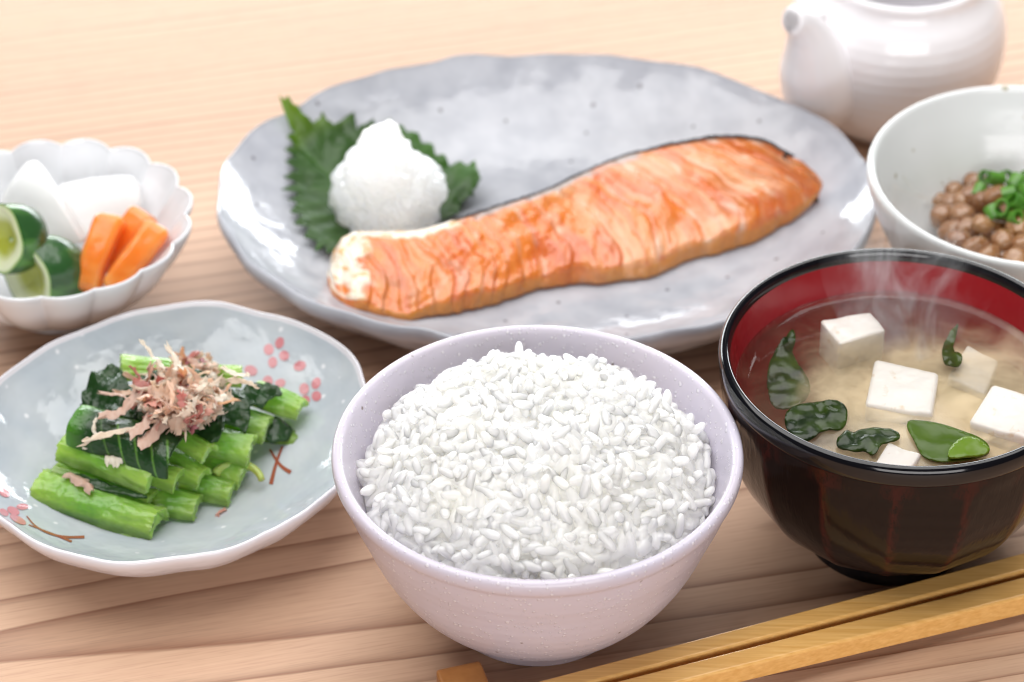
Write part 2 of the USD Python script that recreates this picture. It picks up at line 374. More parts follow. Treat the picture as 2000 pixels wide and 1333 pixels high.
rim = dens(chaikin(mm([(52.1, 66.5), (52.0, 69.5), (52.8, 71.6), (54.0, 72.0), (55.2, 71.3), (55.8, 69.5), (55.7, 67), (55.1, 65.2), (53.5, 64.6)]), 2, closed=True), .0006)
soupbowl.part('rim', outward(shell(SC, rim, 240, wrap=True)), black, label='glossy black rim')
inn = dens(chaikin(mm([(0, 12), (12, 12.4), (26, 18), (38, 29), (45.5, 43), (49.4, 55), (51.2, 64), (52.3, 69.8)]), 2), .001)
soupbowl.part('lining', shell(SC, inn, 200), red, label='smooth deep red inside')
sf = dens(chaikin(mm([(20, 10), (25.6, 9.6), (25.2, 5), (25.8, .8), (25, 0), (23, 0), (22, 3), (0, 6)]), 2), .001)
soupbowl.part('foot', shell(SC, sf, 160), black)
# the liquid, closed, a little wider than the lining so that no gap shows
def miso():
    g = G(); p = g.world()
    d = g.add('vector_math', 'value', math_type='distance', vector1=g.map(p, scale=(1, 1, 0)), vector2=(SC[0] + .013, SC[1] - .011, 0))
    e = g.math('add', d, g.math('multiply', g.math('subtract', g.noise(p, 40., 3.0, .6, .8), .5), .030))
    milky = g.add('map_range', 'result', value=e, from_min=.028, from_max=.050, to_min=1.0, to_max=.08, clamp=True)
    vol = g.add('principled_volume', 'volume', color=(.95, .76, .48), density=g.math('multiply', milky, 60.), anisotropy=.0)
    milk = g.principled(base_color=(.86, .70, .46), roughness=.4, specular_ior_level=0.0)
    n = g.noise(g.map(p, scale=(55, 55, 55)), 1.0, 4.0, .6, 1.2)
    veil = g.mix(.0, .0, .0) if False else g.add('map_range', 'result', value=n, from_min=.40, from_max=.72, to_min=.16, to_max=.62, clamp=True)
    a = g.add('mix_closure', 'closure', fac=g.math('multiply', veil, milky), closure1=g.add('transparent_bsdf', 'BSDF'), closure2=milk)
    srf = g.add('mix_closure', 'closure', fac=g.add('fresnel', 'fac', IOR=1.33), closure1=a, closure2=g.add('glossy_bsdf', 'BSDF', color=(1, 1, 1), roughness=.03))
    return g.done('miso_liquid', srf, vol)
def miso_cloud():
    g = G(); p = g.world()
    d = g.add('vector_math', 'value', math_type='distance', vector1=g.map(p, scale=(1, 1, 0)), vector2=(SC[0] + .013, SC[1] - .011, 0))
    n = g.noise(p, 48., 4.0, .6, 1.0)
    e = g.math('add', d, g.math('multiply', g.math('subtract', n, .5), .034))
    al = g.add('map_range', 'result', value=e, from_min=.027, from_max=.051, to_min=1.0, to_max=.0, clamp=True)
    col = g.mix(g.ramp(g.noise(p, 30., 3.0), [(.35, (0, 0, 0)), (.65, (1, 1, 1))]), (.84, .66, .42), (.95, .80, .52))
    return g.done('miso_cloud', g.add('mix_closure', 'closure', fac=al, closure1=g.add('transparent_bsdf', 'BSDF'), closure2=g.add('diffuse_bsdf', 'BSDF', color=col)))
lq = mm([(0, 56.5), (30, 56.5), (46, 56.5), (48.6, 56.8), (49.6, 57.6), (50.1, 58.2), (50.3, 57), (49.6, 54), (46, 42.7), (38.4, 28.6), (26, 17.6), (12, 12.1), (0, 11.8)])
miso_t = Thing('miso_soup', 'cloudy pale brown miso soup in the black and red bowl', 'soup', (*SC, .012))
miso_t.part('broth', outward(shell(SC, dens(lq, .0015), 160)), miso())
def cloud_z(x, y):
    n = fbm(np.stack([x * 55, y * 55, 0 * x + 2], -1), 3, 33); return SOUP_Z - .0034 - .0016 * n - .006 * np.clip((np.hypot(x - SC[0] - .013, y - SC[1] + .011) - .018) / .03, 0, 1)
rr = np.linspace(0, .0478, 60); tt = np.linspace(0, 2 * PI, 160, endpoint=False); X = SC[0] + rr[:, None] * np.cos(tt); Y = SC[1] + rr[:, None] * np.sin(tt)
miso_t.part('miso_cloud', (np.stack([X, Y, cloud_z(X, Y)], -1).reshape(-1, 3), grid_faces(60, 160, wrap_v=True)), miso_cloud(), label='cloud of miso settling under the surface')

# tofu
g = G(); p = g.pos()
tofu_m = g.done('tofu', g.principled(base_color=g.mix(g.ramp(g.noise(p, 260., 3.0), [(.62, (0, 0, 0)), (.74, (1, 1, 1))]), (.86, .80, .70), (.74, .60, .44)), roughness=.32, subsurface_weight=.45, subsurface_scale=.004, subsurface_radius=(1, .85, .65), normal=g.bump(g.noise(p, 420., 4.0, .65), .2, .0005)))
def tofu(label, corners_px, z, h, tilt=0):
    """a cube whose top face has the four corners given in the photograph, at the height z (one height for each corner or one for all)"""
    zs = np.broadcast_to(z, 4); C = np.array([at(*c, zz) for c, zz in zip(corners_px, zs)])
    m = rounded_box((1, 1, 1), .07, 5); v = m.vertices + .5
    P = ((1 - v[:, :1]) * (1 - v[:, 1:2]) * C[0] + v[:, :1] * (1 - v[:, 1:2]) * C[1] + v[:, :1] * v[:, 1:2] * C[2] + (1 - v[:, :1]) * v[:, 1:2] * C[3])
    nn = np.cross(C[1] - C[0], C[3] - C[0]); nn /= np.linalg.norm(nn); nn *= np.sign(nn[2])
    P = P - (1 - v[:, 2:]) * h * nn
    P += (fbm(P * 300, 3, 3)[:, None] - .5) * .0005 * nn + (fbm(P * 120 + 9, 2, 8)[:, None] - .5) * .0007
    m.vertices = P; outward(m)
    single('tofu_cube', label, 'tofu', m, tofu_m)
tofu('bright white square tofu cube in the middle of the soup', [(1690, 787), (1822, 808), (1834, 727), (1709, 700)], (.0580, .0584, .0594, .0588), .015)
tofu('tofu cube at the back left of the soup, its front side showing through the broth', [(1642, 670), (1731, 643), (1700, 610), (1602, 624)], .0572, .014)
tofu('tofu cube standing highest, at the right edge of the photo', [(1893, 822), (2010, 860), (2050, 782), (1938, 750)], (.0590, .0596, .0612, .0610), .016)
tofu('tofu cube half hidden by the near rim of the soup bowl and wakame', [(1690, 935), (1770, 932), (1800, 886), (1735, 862)], .0578, .014)
tofu('tofu cube sunk below the surface behind the others', [(1850, 735), (1925, 770), (1950, 705), (1890, 672)], .0547, .014)

# wakame
def wakame_material():
    g = G(); p = g.pos(); c = g.attr()
    col = g.mix(g.ramp(g.noise(p, 160., 3.0), [(.35, (0, 0, 0)), (.7, (1, 1, 1))]), c, g.mix(.25, c, (.16, .28, .02)))
    s = g.principled(base_color=col, roughness=.24, specular_ior_level=.45, normal=g.bump(g.noise(p, 160., 2.0), .15, .001))
    t = g.add('translucent_bsdf', 'BSDF', color=g.mix(.5, c, (.25, .45, .02)))
    return g.done('wakame', g.add('mix_closure', 'closure', fac=.3, closure1=s, closure2=t))
wak_m = wakame_material()
def leafy(name, label, cat, poly, zc, mat, col, wr=.0012, wf=130, thick=.0006, seed=0, sub=.0011, surf=None, group=None, extra=None, soft=2):
    """a crumpled sheet with the outline poly (photograph px), lying at about the height zc(px, py)"""
    pw = np.array([at(x, y, zc(x, y)) for x, y in poly]) if surf is None else np.array([on(x, y, surf, zc(x, y)) for x, y in poly])
    if surf is not None: pw[:, 2] = [zc(x, y) for x, y in poly]
    outline = sg.Polygon(pw[:, :2]).buffer(0)
    x0, y0, x1, y1 = outline.bounds
    d = chaikin(pw[:, :2], soft, closed=True)
    outline = sg.Polygon(d).buffer(0)
    ring = dens(np.vstack([np.array(outline.exterior.coords)]), sub)[:-1]
    inside = []
    gx, gy = np.meshgrid(np.arange(x0, x1, sub), np.arange(y0, y1, sub))
    import shapely
    pts = np.stack([gx.ravel(), gy.ravel()], 1) + rng.uniform(-.2, .2, (gx.size, 2)) * sub
    keep = shapely.contains_xy(outline.buffer(-sub * .55), pts[:, 0], pts[:, 1]); pts = pts[keep]
    allp = np.vstack([ring, pts])
    from scipy.spatial import Delaunay
    tri = Delaunay(allp).simplices
    cen = allp[tri].mean(1); tri = tri[shapely.contains_xy(outline, cen[:, 0], cen[:, 1])]
    # height: blend of the corner heights by inverse distance, plus creases
    w = 1 / (np.hypot(allp[:, None, 0] - pw[None, :, 0], allp[:, None, 1] - pw[None, :, 1]) + 1e-4) ** 2
    z = (w * pw[None, :, 2]).sum(1) / w.sum(1)
    if surf is not None: z = z + np.array([surf(*t) for t in allp])
    q = np.stack([allp[:, 0] * wf, allp[:, 1] * wf, np.full(len(allp), seed * 7.3)], -1)
    z = z + (fbm(q, 3, seed) - .5) * 2 * wr + (1 - np.abs(2 * fbm(q * 1.7 + 5, 2, seed + 3) - 1) - .6) * wr
    # wind the triangles upwards
    a, b_, c_ = allp[tri[:, 0]], allp[tri[:, 1]], allp[tri[:, 2]]
    s = (b_[:, 0] - a[:, 0]) * (c_[:, 1] - a[:, 1]) - (b_[:, 1] - a[:, 1]) * (c_[:, 0] - a[:, 0]); tri[s < 0] = tri[s < 0][:, ::-1]
    if extra is not None: z = z + extra(allp)
    P = np.column_stack([allp, z]); n = len(P); k = len(ring)
    i = np.arange(k); j = (i + 1) % k
    ccw = sg.Polygon(ring).exterior.is_ccw
    side = np.vstack([np.stack([i, j, j + n], 1), np.stack([i, j + n, i + n], 1)])
    if ccw: side = side[:, ::-1]
    f = np.vstack([tri, tri[:, ::-1] + n, side])
    v = np.vstack([P + [0, 0, thick / 2], P - [0, 0, thick / 2]])
    cc = col(v) if callable(col) else np.repeat(np.array([col]), len(v), 0)
    return single(name, label, cat, (v, f), mat, col=cc, group=group), P, tri
zz = lambda z: (lambda x, y: z)
leafy('wakame_piece', 'dark green wakame at the near left of the soup, under a white highlight', 'seaweed', [(1529, 819), (1548, 798), (1580, 790), (1626, 783), (1647, 795), (1656, 808), (1653, 830), (1640, 843), (1607, 842), (1591, 858), (1565, 866), (1540, 850)], zz(.0566), wak_m, (.008, .022, .005), .0015, 120, seed=1)
leafy('wakame_piece', 'curled dark wakame lying against the near tofu', 'seaweed', [(1629, 868), (1645, 851), (1670, 846), (1699, 839), (1737, 841), (1759, 849), (1756, 862), (1732, 868), (1720, 872), (1714, 886), (1702, 893), (1694, 881), (1672, 886), (1650, 884)], zz(.0576), wak_m, (.011, .028, .006), .0018, 150, seed=2)
leafy('wakame_piece', 'flat bright green wakame just inside the near rim, its corner lifted', 'seaweed', [(1764, 824), (1800, 822), (1870, 838), (1905, 850), (1935, 870), (1930, 890), (1860, 905), (1805, 898), (1790, 870)], zz(.0573), wak_m, (.075, .145, .008), .0007, 70, seed=3)
leafy('wakame_piece', 'small yellow green lifted corner of wakame by the near rim', 'seaweed', [(1880, 852), (1905, 856), (1930, 872), (1935, 884), (1900, 893), (1850, 899), (1853, 876)], zz(.0592), wak_m, (.17, .30, .015), .0006, 120, seed=4)
leafy('wakame_piece', 'narrow upright wakame at the back of the soup beside a glint', 'seaweed', [(1873, 634), (1868, 655), (1858, 685), (1880, 696), (1878, 715), (1850, 722), (1838, 700), (1842, 668)], zz(.0580), wak_m, (.05, .06, .02), .0020, 150, seed=5)
leafy('wakame_piece', 'dark wakame under the surface at the far left of the soup', 'seaweed', [(1549, 640), (1556, 665), (1545, 690), (1560, 720), (1590, 760), (1560, 800), (1510, 800), (1495, 755), (1505, 700), (1530, 665)], lambda x, y: .0568 if y < 670 else .0535, wak_m, (.012, .026, .008), .0012, 110, seed=6)

# steam: thin wisps in one closed body over the soup
def steam_material():
    g = G(); p = g.world()
    w = g.noise(g.map(p, scale=(70, 70, 28), rot=(.5, .35, 0)), 1.0, 4.0, .55, 1.4)
    t = g.add('map_range', 'result', value=w, from_min=.53, from_max=.78, to_min=0.0, to_max=1.0, clamp=True)
    q = g.add('vector_math', 'value', math_type='distance', vector1=g.map(p, scale=(1, 1, .55)), vector2=(STEAM[0], STEAM[1], STEAM[2] * .55))
    fall = g.add('map_range', 'result', value=q, from_min=.006, from_max=.030, to_min=1.0, to_max=0.0, clamp=True)
    den = g.math('multiply', g.math('multiply', t, fall), 26.)
    return g.done('steam', volume=g.add('principled_volume', 'volume', color=(.97, .97, .98), density=g.math('multiply', den, 2.8), anisotropy=.3))
STEAM = (SC[0] + .002, SC[1] + .016, .072)
st = trimesh.creation.icosphere(3, 1.0); st.apply_scale((.030, .026, .05)); st.apply_translation((STEAM[0], STEAM[1], .0595 + .05))
v = np.array(st.vertices); v[:, 2] = np.maximum(v[:, 2], .0592); st.vertices = v
single('steam', 'thin wisps of white steam rising from the soup', 'steam', st, steam_material(), kind='stuff')

# ------------------------------------------------------------------ oval plate
PC = np.array([.0122, .8338]); PA, PB = .1159, .0905
def plate_R(th): 
    r = 1 / np.sqrt((np.cos(th) / PA) ** 2 + (np.sin(th) / PB) ** 2)
    return r * (1 + .0035 * np.sin(7 * th + .6) + .0035 * np.sin(13 * th + 2) + .003 * np.sin(23 * th + 1))
pin = chaikin([(0, .0075), (.3, .0075), (.55, .0085), (.72, .012), (.86, .0195), (.95, .0265), (.985, .0300)], 2)
pout = [(.992, .0310), (1.0, .0305), (1.006, .0285), (1.0, .0255), (.965, .0215), (.90, .0150), (.82, .0085), (.74, .0048), (.66, .0036), (.62, .0034), (.615, .0005), (.60, 0.0), (.58, .0004), (.57, .003), (0, .004)]
pprof = dens(np.vstack([pin, chaikin(pout, 2)]) * [.1, 1], .0014) / [.1, 1]
def wav(T, u): 
    return np.clip((u - .6) / .4, 0, 1) ** 2 * (.0005 * np.sin(6 * T + 1.3) + .0004 * np.sin(13 * T + 2.2) + .0004 * np.sin(21 * T))
def plate_dz(T, u, z):
    x, y = u * np.cos(T) * PA, u * np.sin(T) * PB
    q = np.stack([x * 95, y * 95, z * 60], -1)
    return wav(T, u) + (fbm(q, 3, 21) - .5) * .0013 * np.clip((u - .35) * 2.2, .25, 1) * (z > .0045)
plate_glaze = glaze('plate_glaze', (.415, .43, .478), .15, lump=.0004, lump_scale=110., dim='2D', speck=(60., .055, (.16, .15, .17), .58), tint=((.50, .515, .56), 85.))
pl = Thing('oval_plate', 'large oval bluish white plate with dark specks, under the salmon', 'plate', (*PC, 0))
pl.part('dish', shell(PC, pprof, 360, R=plate_R, dz=plate_dz), plate_glaze)
def plate_z(x, y):
    T = math.atan2(y - PC[1], x - PC[0]); u = math.hypot(x - PC[0], y - PC[1]) / float(plate_R(np.array(T)))
    return float(np.interp(u, pin[:, 0], pin[:, 1]))

# ------------------------------------------------------------------ salmon
def salmon():
    back = [(650, 492), (672, 462), (700, 452), (800, 451), (880, 432), (980, 400), (1060, 374), (1150, 332), (1240, 299), (1330, 280), (1420, 269), (1490, 277), (1560, 312), (1590, 338), (1601, 358)]
    front = [(640, 545), (648, 574), (690, 604), (785, 619), (880, 611), (980, 583), (1065, 553), (1180, 548), (1270, 535), (1370, 497), (1460, 472), (1530, 438), (1578, 400), (1595, 380), (1603, 364)]
    B = np.array([at(*p, max(plate_z(*at(*p, .02)[:2]), .008) + float(np.interp(p[0], [640, 720, 1000, 1450, 1560, 1590, 1601], [.014, .018, .021, .021, .0155, .009, .006]))) for p in back]); Fr = np.array([at(*p, max(plate_z(*at(*p, .012)[:2]), .008) + .002) for p in front])
    s0 = np.linspace(0, 1, len(B)); ns, nt = 460, 150
    from scipy.interpolate import PchipInterpolator as PI_
    L = np.concatenate([[0], np.cumsum(np.linalg.norm(np.diff((B + Fr) / 2, axis=0), axis=1))]); L /= L[-1]
    s = np.linspace(0, 1, ns); Bs, Fs = PI_(L, B)(s), PI_(L, Fr)(s)
    Fs[:, 1] += (fbm(np.stack([s * 26, 0 * s, 0 * s], -1), 3, 61) - .5) * .004 * np.clip(np.minimum(s, 1 - s) * 12, 0, 1)
    t = np.linspace(0, 1, nt)
    S, Tt = np.meshgrid(s, t, indexing='ij')
    # plan position bulges a little past the front edge; the height is a dome that rolls over towards the front
    fx = np.where(Tt < .86, Tt / .86 * .955, .955 + (Tt - .86) / .14 * .045)
    lin = Bs[:, None] * (1 - fx[..., None]) + Fs[:, None] * fx[..., None]
    zb, zf = Bs[:, 2][:, None], Fs[:, 2][:, None]
    endw = np.clip(np.minimum(S / .05, (1 - S) / .07), 0, 1) ** .5
    wall = np.clip((Tt - .84) / .16, 0, 1); hi = zf + (zb - zf) * (1 - .78 * np.minimum(Tt, .86) / .86)
    top = hi * (1 - wall ** 1.5) + zf * wall ** 1.5 + .0016 * np.sin(PI * np.clip(Tt * 1.15, 0, 1)) ** .9 * endw + (fbm(np.stack([S * 14, Tt * 3, 0 * S + 4], -1), 2, 8) - .5) * .0045 * endw * np.clip(Tt * 6, 0, 1) * np.clip((1 - Tt) * 6, 0, 1)
    P = np.stack([lin[..., 0], lin[..., 1], top], -1)
    along = S * .172; ac = Tt * .036
    # muscle flakes: slanted bands that curve across the slice
    bow = (.012 + .018 * np.clip((S - .15) / .6, 0, 1)) * (Tt + .22 * np.sin(PI * Tt)) - .012 * np.clip(Tt - .72, 0, 1) * S
    xs = np.linspace(-.06, .24, 1200); rate = 1 / .0048 + (1 / .0118 - 1 / .0048) * np.clip((xs / .172 - .24) / .16, 0, 1); cum = np.cumsum(rate) * (xs[1] - xs[0])
    band = along - bow + .0065 * (fbm(np.stack([along * 38, ac * 45, 0 * S + 1], -1), 3, 4) - .5) * 1.5 + .0034 * (fbm(np.stack([along * 150, ac * 120, 0 * S + 9], -1), 2, 6) - .5)
    ph = np.interp(band, xs, cum)
    fr = ph - np.floor(ph)
    idx = np.floor(ph).astype(int); rnd = np.array([hash((int(k) * 7919) % 104729) % 1000 / 1000. for k in idx.ravel()]).reshape(idx.shape)
    fatw = .09 + .24 * rnd + .08 * np.clip((S - .25) * 4, 0, 1)
    wob = fbm(np.stack([along * 260, ac * 180, 0 * S + 2], -1), 3, 12)
    fat = np.clip(1 - np.minimum(fr, 1 - fr) / fatw, 0, 1) * np.clip((wob - .36) * 3.4, 0, 1) * (.35 + .65 * np.clip((S - .2) * 4, 0, 1)) * np.clip((fbm(np.stack([along * 55, ac * 60, 0 * S + 12], -1), 2, 71) - .30) * 5, .35, 1)
    streak = np.clip((fbm(np.stack([band * 520, ac * 38, 0 * S + 21], -1), 3, 90) - .56) * 7, 0, 1) * np.clip((fbm(np.stack([along * 40, ac * 50, 0 * S + 31], -1), 2, 91) - .42) * 6, 0, 1)
    fat = np.maximum(fat, .35 * streak)
    nz = fbm(np.stack([along * 320, ac * 320, 0 * S], -1), 4, 30)
    fine = fbm(np.stack([band * 900, ac * 75, 0 * S], -1), 3, 17)
    lens = np.minimum(fr ** .8, (1 - fr) / .13) * 1.2
    disp = (.0008 + .0006 * np.clip((S - .25) * 4, 0, 1)) * (lens - .6) * np.clip(.45 + 1.1 * rnd, 0, 1.2) + .0006 * (nz - .5) + .0006 * (fine - .5) + .0006 * (wob - .5)
    disp *= np.clip(Tt * 12, .25, 1) * np.clip((1 - Tt) * 14, .3, 1)
    du, dv = np.gradient(P, axis=0), np.gradient(P, axis=1); n = np.cross(du, dv); n /= np.maximum(np.linalg.norm(n, axis=2, keepdims=True), 1e-12); n *= np.sign(n[..., 2:].mean())
    P = P + n * disp[..., None]
    # own colours of the fish: orange flesh, pale fat lines, browning, white belly end
    c = np.zeros(P.shape)
    pink = fbm(np.stack([along * 60, ac * 60, 0 * S + 5], -1), 3, 40)[..., None]
    o1, o2 = np.array([.82, .225, .028]), np.array([.85, .36, .15])
    w = np.clip((pink - .42) * 4, 0, 1) * np.clip((S[..., None] - .3) * 5, 0, 1)
    c = o1 * (1 - w) + o2 * w
    redp = np.clip((fbm(np.stack([band * 170, ac * 80, 0 * S + 6], -1), 3, 44) - .52) * 6, 0, 1)[..., None]; c = c * (1 - .7 * redp) + np.array([.74, .17, .05]) * .7 * redp
    c = c * (1 - .35 * np.clip((fine - .45) * 4, 0, 1)[..., None] * [.3, .8, 1.0])
    c = c * (1 - .72 * fat[..., None]) + np.array([.92, .72, .56]) * .72 * fat[..., None]
    brown = np.clip((fbm(np.stack([along * 90, ac * 90, 0 * S + 8], -1), 4, 50) - .55) * 6, 0, 1)[..., None] * np.clip((.62 - S) * 2.4, 0, 1)[..., None]
    c = c * (1 - .75 * brown) + np.array([.46, .13, .02]) * .75 * brown
    edge = np.clip((Tt - .885 + .07 * (nz - .5)) / .04, 0, 1)[..., None] * np.clip((fbm(np.stack([along * 70, ac * 10, 0 * S + 3], -1), 3, 60) - .25) * 4, 0, 1)[..., None]
    c = c * (1 - .8 * edge) + np.array([.72, .27, .045]) * .8 * edge
    white = np.clip((.072 + .05 * (nz - .5) + .05 * (fbm(np.stack([along * 45, ac * 70, 0 * S + 1], -1), 3, 70) - .5) * 3 - S) / .02, 0, 1) * np.clip((Tt < .86) * 1.0, 0, 1)
    white = np.maximum(white, np.clip((.13 - Tt + .05 * (nz - .5)) / .05, 0, 1) * np.clip((.27 - S) / .03, 0, 1))
    wc = np.array([.88, .79, .66]) - np.clip((nz - .55) * 5, 0, 1)[..., None] * np.array([.14, .36, .48])
    c = c * (1 - white[..., None]) + wc * white[..., None]
    grey = np.clip((.085 - Tt + .06 * (nz - .5)) / .03, 0, 1) * np.clip((S - .27) / .02, 0, 1) * np.clip((.66 - S) / .02, 0, 1) * np.clip((pink[..., 0] - .33) * 6, 0, 1)
    c = c * (1 - grey[..., None]) + np.array([.50, .40, .36]) * grey[..., None]
    tp = P.reshape(-1, 3); k = len(tp)
    low = P.copy(); low[..., 2] = np.minimum(P[..., 2] - .0012, np.maximum(zf, .0084) - .001); low[:, 0, 2] = P[:, 0, 2] - .012
    bt = low.reshape(-1, 3); f = grid_faces(ns, nt)
    ring = np.concatenate([np.arange(nt), np.arange(1, ns) * nt + nt - 1, (ns - 1) * nt + np.arange(nt - 2, -1, -1), np.arange(ns - 2, 0, -1) * nt]); r2 = np.roll(ring, -1)
    side = np.vstack([np.stack([ring, r2, r2 + k], 1), np.stack([ring, r2 + k, ring + k], 1)])
    m = trimesh.Trimesh(np.vstack([tp, bt]), np.vstack([f, f[:, ::-1] + k, side]), process=False)
    if m.volume < 0: m.faces = m.faces[:, ::-1]
    col = np.vstack([c.reshape(-1, 3)] * 2)
    g = G(); p = g.pos()
    fm = g.done('grilled_salmon', g.principled(base_color=g.attr(), roughness=g.ramp(g.noise(p, 300., 3.0), [(.35, (.16,) * 3), (.7, (.42,) * 3)]), specular_ior_level=.6, coat_weight=.4, coat_roughness=.18, subsurface_weight=.15, subsurface_scale=.003, subsurface_radius=(1, .4, .2), normal=g.bump(g.noise(p, 330., 4.0, .6), .32, .0012)))
    g = G(); p = g.pos()
    sm = g.done('salmon_skin', g.principled(base_color=g.mix(g.ramp(g.noise(p, 120., 4.0), [(.4, (0, 0, 0)), (.7, (1, 1, 1))]), (.012, .012, .017), (.09, .075, .065)), roughness=.35, normal=g.bump(g.noise(p, 700., 3.0), .8, .001)))
    th = Thing('salmon_fillet', 'grilled orange salmon slice with pale fat lines on the oval plate', 'salmon', (*P.mean((0, 1))[:2], .008))
    th.part('flesh', m, fm, col=col)
    # skin: a strip along the back, standing a little above the flesh from the middle to the tip
    i0, i1 = int(.24 * ns), int(.955 * ns); s = s[:i1]; bk = P[i0:i1, 0]; dirn = P[i0:i1, 0] - P[i0:i1, 40]; dirn[:, 2] = 0; dirn /= np.linalg.norm(dirn, axis=1, keepdims=True)
    hgt = np.linspace(0, 1, 10); Q = np.zeros((len(bk), 10, 3)); raise_ = .0003 + .0006 * np.clip((s[i0:] - .6) * 6, 0, 1) + .0006 * (fbm(np.stack([s[i0:] * 90, 0 * s[i0:], 0 * s[i0:]], -1), 3, 2) - .5)
    for j, h in enumerate(hgt):
        Q[:, j] = bk + dirn * (.0007 + .0012 * math.sin(PI * h) - .0011 * (h > .95)); Q[:, j, 2] = bk[:, 2] - .010 * (1 - h) * np.clip((1 - s[i0:]) / .12, .15, 1) + raise_ * h
    th.part('skin', sheet(Q, .0008), sm, label='dark charred skin along the far edge')
salmon()

# ------------------------------------------------------------------ shiso leaf
def leaf_mat(name, back=(.10, .22, .03), rough=.38, tr=.25, bump=.4):
    g = G(); p = g.pos(); c = g.attr()
    s = g.principled(base_color=g.mix(g.noise(p, 170., 3.0), c, g.mix(.35, c, back)), roughness=rough, specular_ior_level=.45, normal=g.bump(g.noise(p, 420., 3.0, .6), bump, .001))
    return g.done(name, g.add('mix_closure', 'closure', fac=tr, closure1=s, closure2=g.add('translucent_bsdf', 'BSDF', color=g.mix(.5, c, (.22, .5, .02)))))
shiso_m = leaf_mat('shiso', tr=.22)
def shiso():
    poly = [(545, 180), (563, 188), (580, 207), (597, 230), (613, 245), (624, 238), (630, 220), (640, 240), (652, 252), (668, 240), (691, 223), (694, 240), (697, 260), (714, 250), (730, 237), (734, 256), (748, 248), (762, 240), (768, 258), (786, 252), (795, 268), (818, 270), (826, 290), (846, 292), (850, 312), (870, 316), (880, 338), (904, 330), (928, 326), (934, 345), (940, 364), (924, 380), (926, 400), (900, 408), (896, 428), (860, 440), (820, 470), (740, 475), (690, 480), (655, 500), (640, 506), (636, 490), (614, 499), (622, 480), (594, 472), (606, 455), (574, 444), (594, 430), (567, 420), (584, 404), (562, 396), (588, 386), (550, 377), (584, 362), (554, 350), (586, 340), (557, 322), (582, 312), (556, 298), (578, 286), (560, 272), (580, 262), (568, 245), (559, 225), (550, 200)]
    lf = {(545, 180): .0115, (563, 188): .0105, (580, 207): .008, (550, 200): .009, (559, 225): .006, (597, 230): .006, (568, 245): .005, (928, 326): .009, (904, 330): .007, (934, 345): .009, (940, 364): .008, (924, 380): .006, (870, 316): .004, (630, 220): .004, (691, 223): .004, (730, 237): .003}
    b, t = on(785, 455, plate_z, .002)[:2], on(560, 225, plate_z, .006)[:2]
    ax = t - b; L = np.linalg.norm(ax); ax /= L; pp = np.array([-ax[1], ax[0]])
    def uv(q): d = q[:, :2] - b; return d @ ax / L, d @ pp / .04
    def ex(q):
        u, v = uv(q); vein = np.abs(((u * 7.5 - np.abs(v) * 1.5) % 1.0) - .5)
        return .0045 * np.clip(np.abs(v) - .05, 0, .6) * np.clip(1.1 - u, .2, 1) + .0016 * (vein - .25) * np.clip(np.abs(v) * 4, 0, 1) - .0012 * np.exp(-(v / .05) ** 2)
    def col(q):
        u, v = uv(q); vein = np.abs(((u * 7.5 - np.abs(v) * 1.5) % 1.0) - .5); n = fbm(q * 120, 3, 3)[:, None]
        ve = np.clip(1 - np.minimum((.5 - vein) / .05, np.abs(v) / .022), 0, 1)[:, None]
        c = np.array([.020, .064, .011]) * (.6 + .8 * n) + ve * np.array([.035, .075, .02]) + np.clip((u - .84) * 5, 0, 1)[:, None] * np.array([.16, .24, 0]) + np.clip((np.abs(v) - .75) * 3, 0, 1)[:, None] * np.array([.03, .10, .005])
        return c
    leafy('shiso_leaf', 'dark green serrated shiso leaf under the white daikon mound', 'leaf', poly, lambda x, y: lf.get((x, y), .0018), shiso_m, col, .0016, 120, .0005, 9, .0011, surf=plate_z, extra=ex, soft=0)
shiso()

# ------------------------------------------------------------------ grated daikon
def daikon_mound():
    c = on(760, 425, plate_z, .004); 
    pr = chaikin(np.array([(0, 38), (2.6, 37), (5.5, 34), (8.6, 29.5), (12, 24), (14.2, 18), (16.4, 11.5), (17.0, 6), (16.4, 1.5), (15, -2), (0, -3)]) / 1000, 2)
    pr = dens(pr, .0005); n = 200
    m = shell((c[0], c[1], c[2]), pr, n)
    v = np.array(m.vertices); o = v - [c[0], c[1], c[2]]
    h = np.clip(o[:, 2] / .037, 0, 1); v[:, 0] -= .0030 * h ** 1.5; 
    d = o.copy(); d[:, 2] = d[:, 2] - .012; d /= np.linalg.norm(d, axis=1, keepdims=True)
    k = (1 - np.abs(2 * fbm(v * 95, 3, 3) - 1)) ; k2 = (1 - np.abs(2 * fbm(v * 210 + 3, 3, 14) - 1))
    v += d * ((fbm(v * 75, 2, 1) - .5) * .0120 + (k - .7) * .0050 + (k2 - .7) * .0034 + (fbm(v * 600, 2, 6) - .5) * .0012)[:, None]
    m.vertices = v; outward(m)
    g = G(); p = g.pos()
    mt = g.done('grated_radish', g.principled(base_color=(.82, .82, .79), roughness=.16, coat_weight=.3, coat_roughness=.08, subsurface_weight=1.0, subsurface_scale=.006, subsurface_radius=(1, .95, .85), normal=g.bump(g.noise(p, 500., 3.0, .6), .35, .0012)))
    single('grated_daikon', 'peaked white mound of grated daikon on the shiso leaf', 'daikon', m, mt)
daikon_mound()

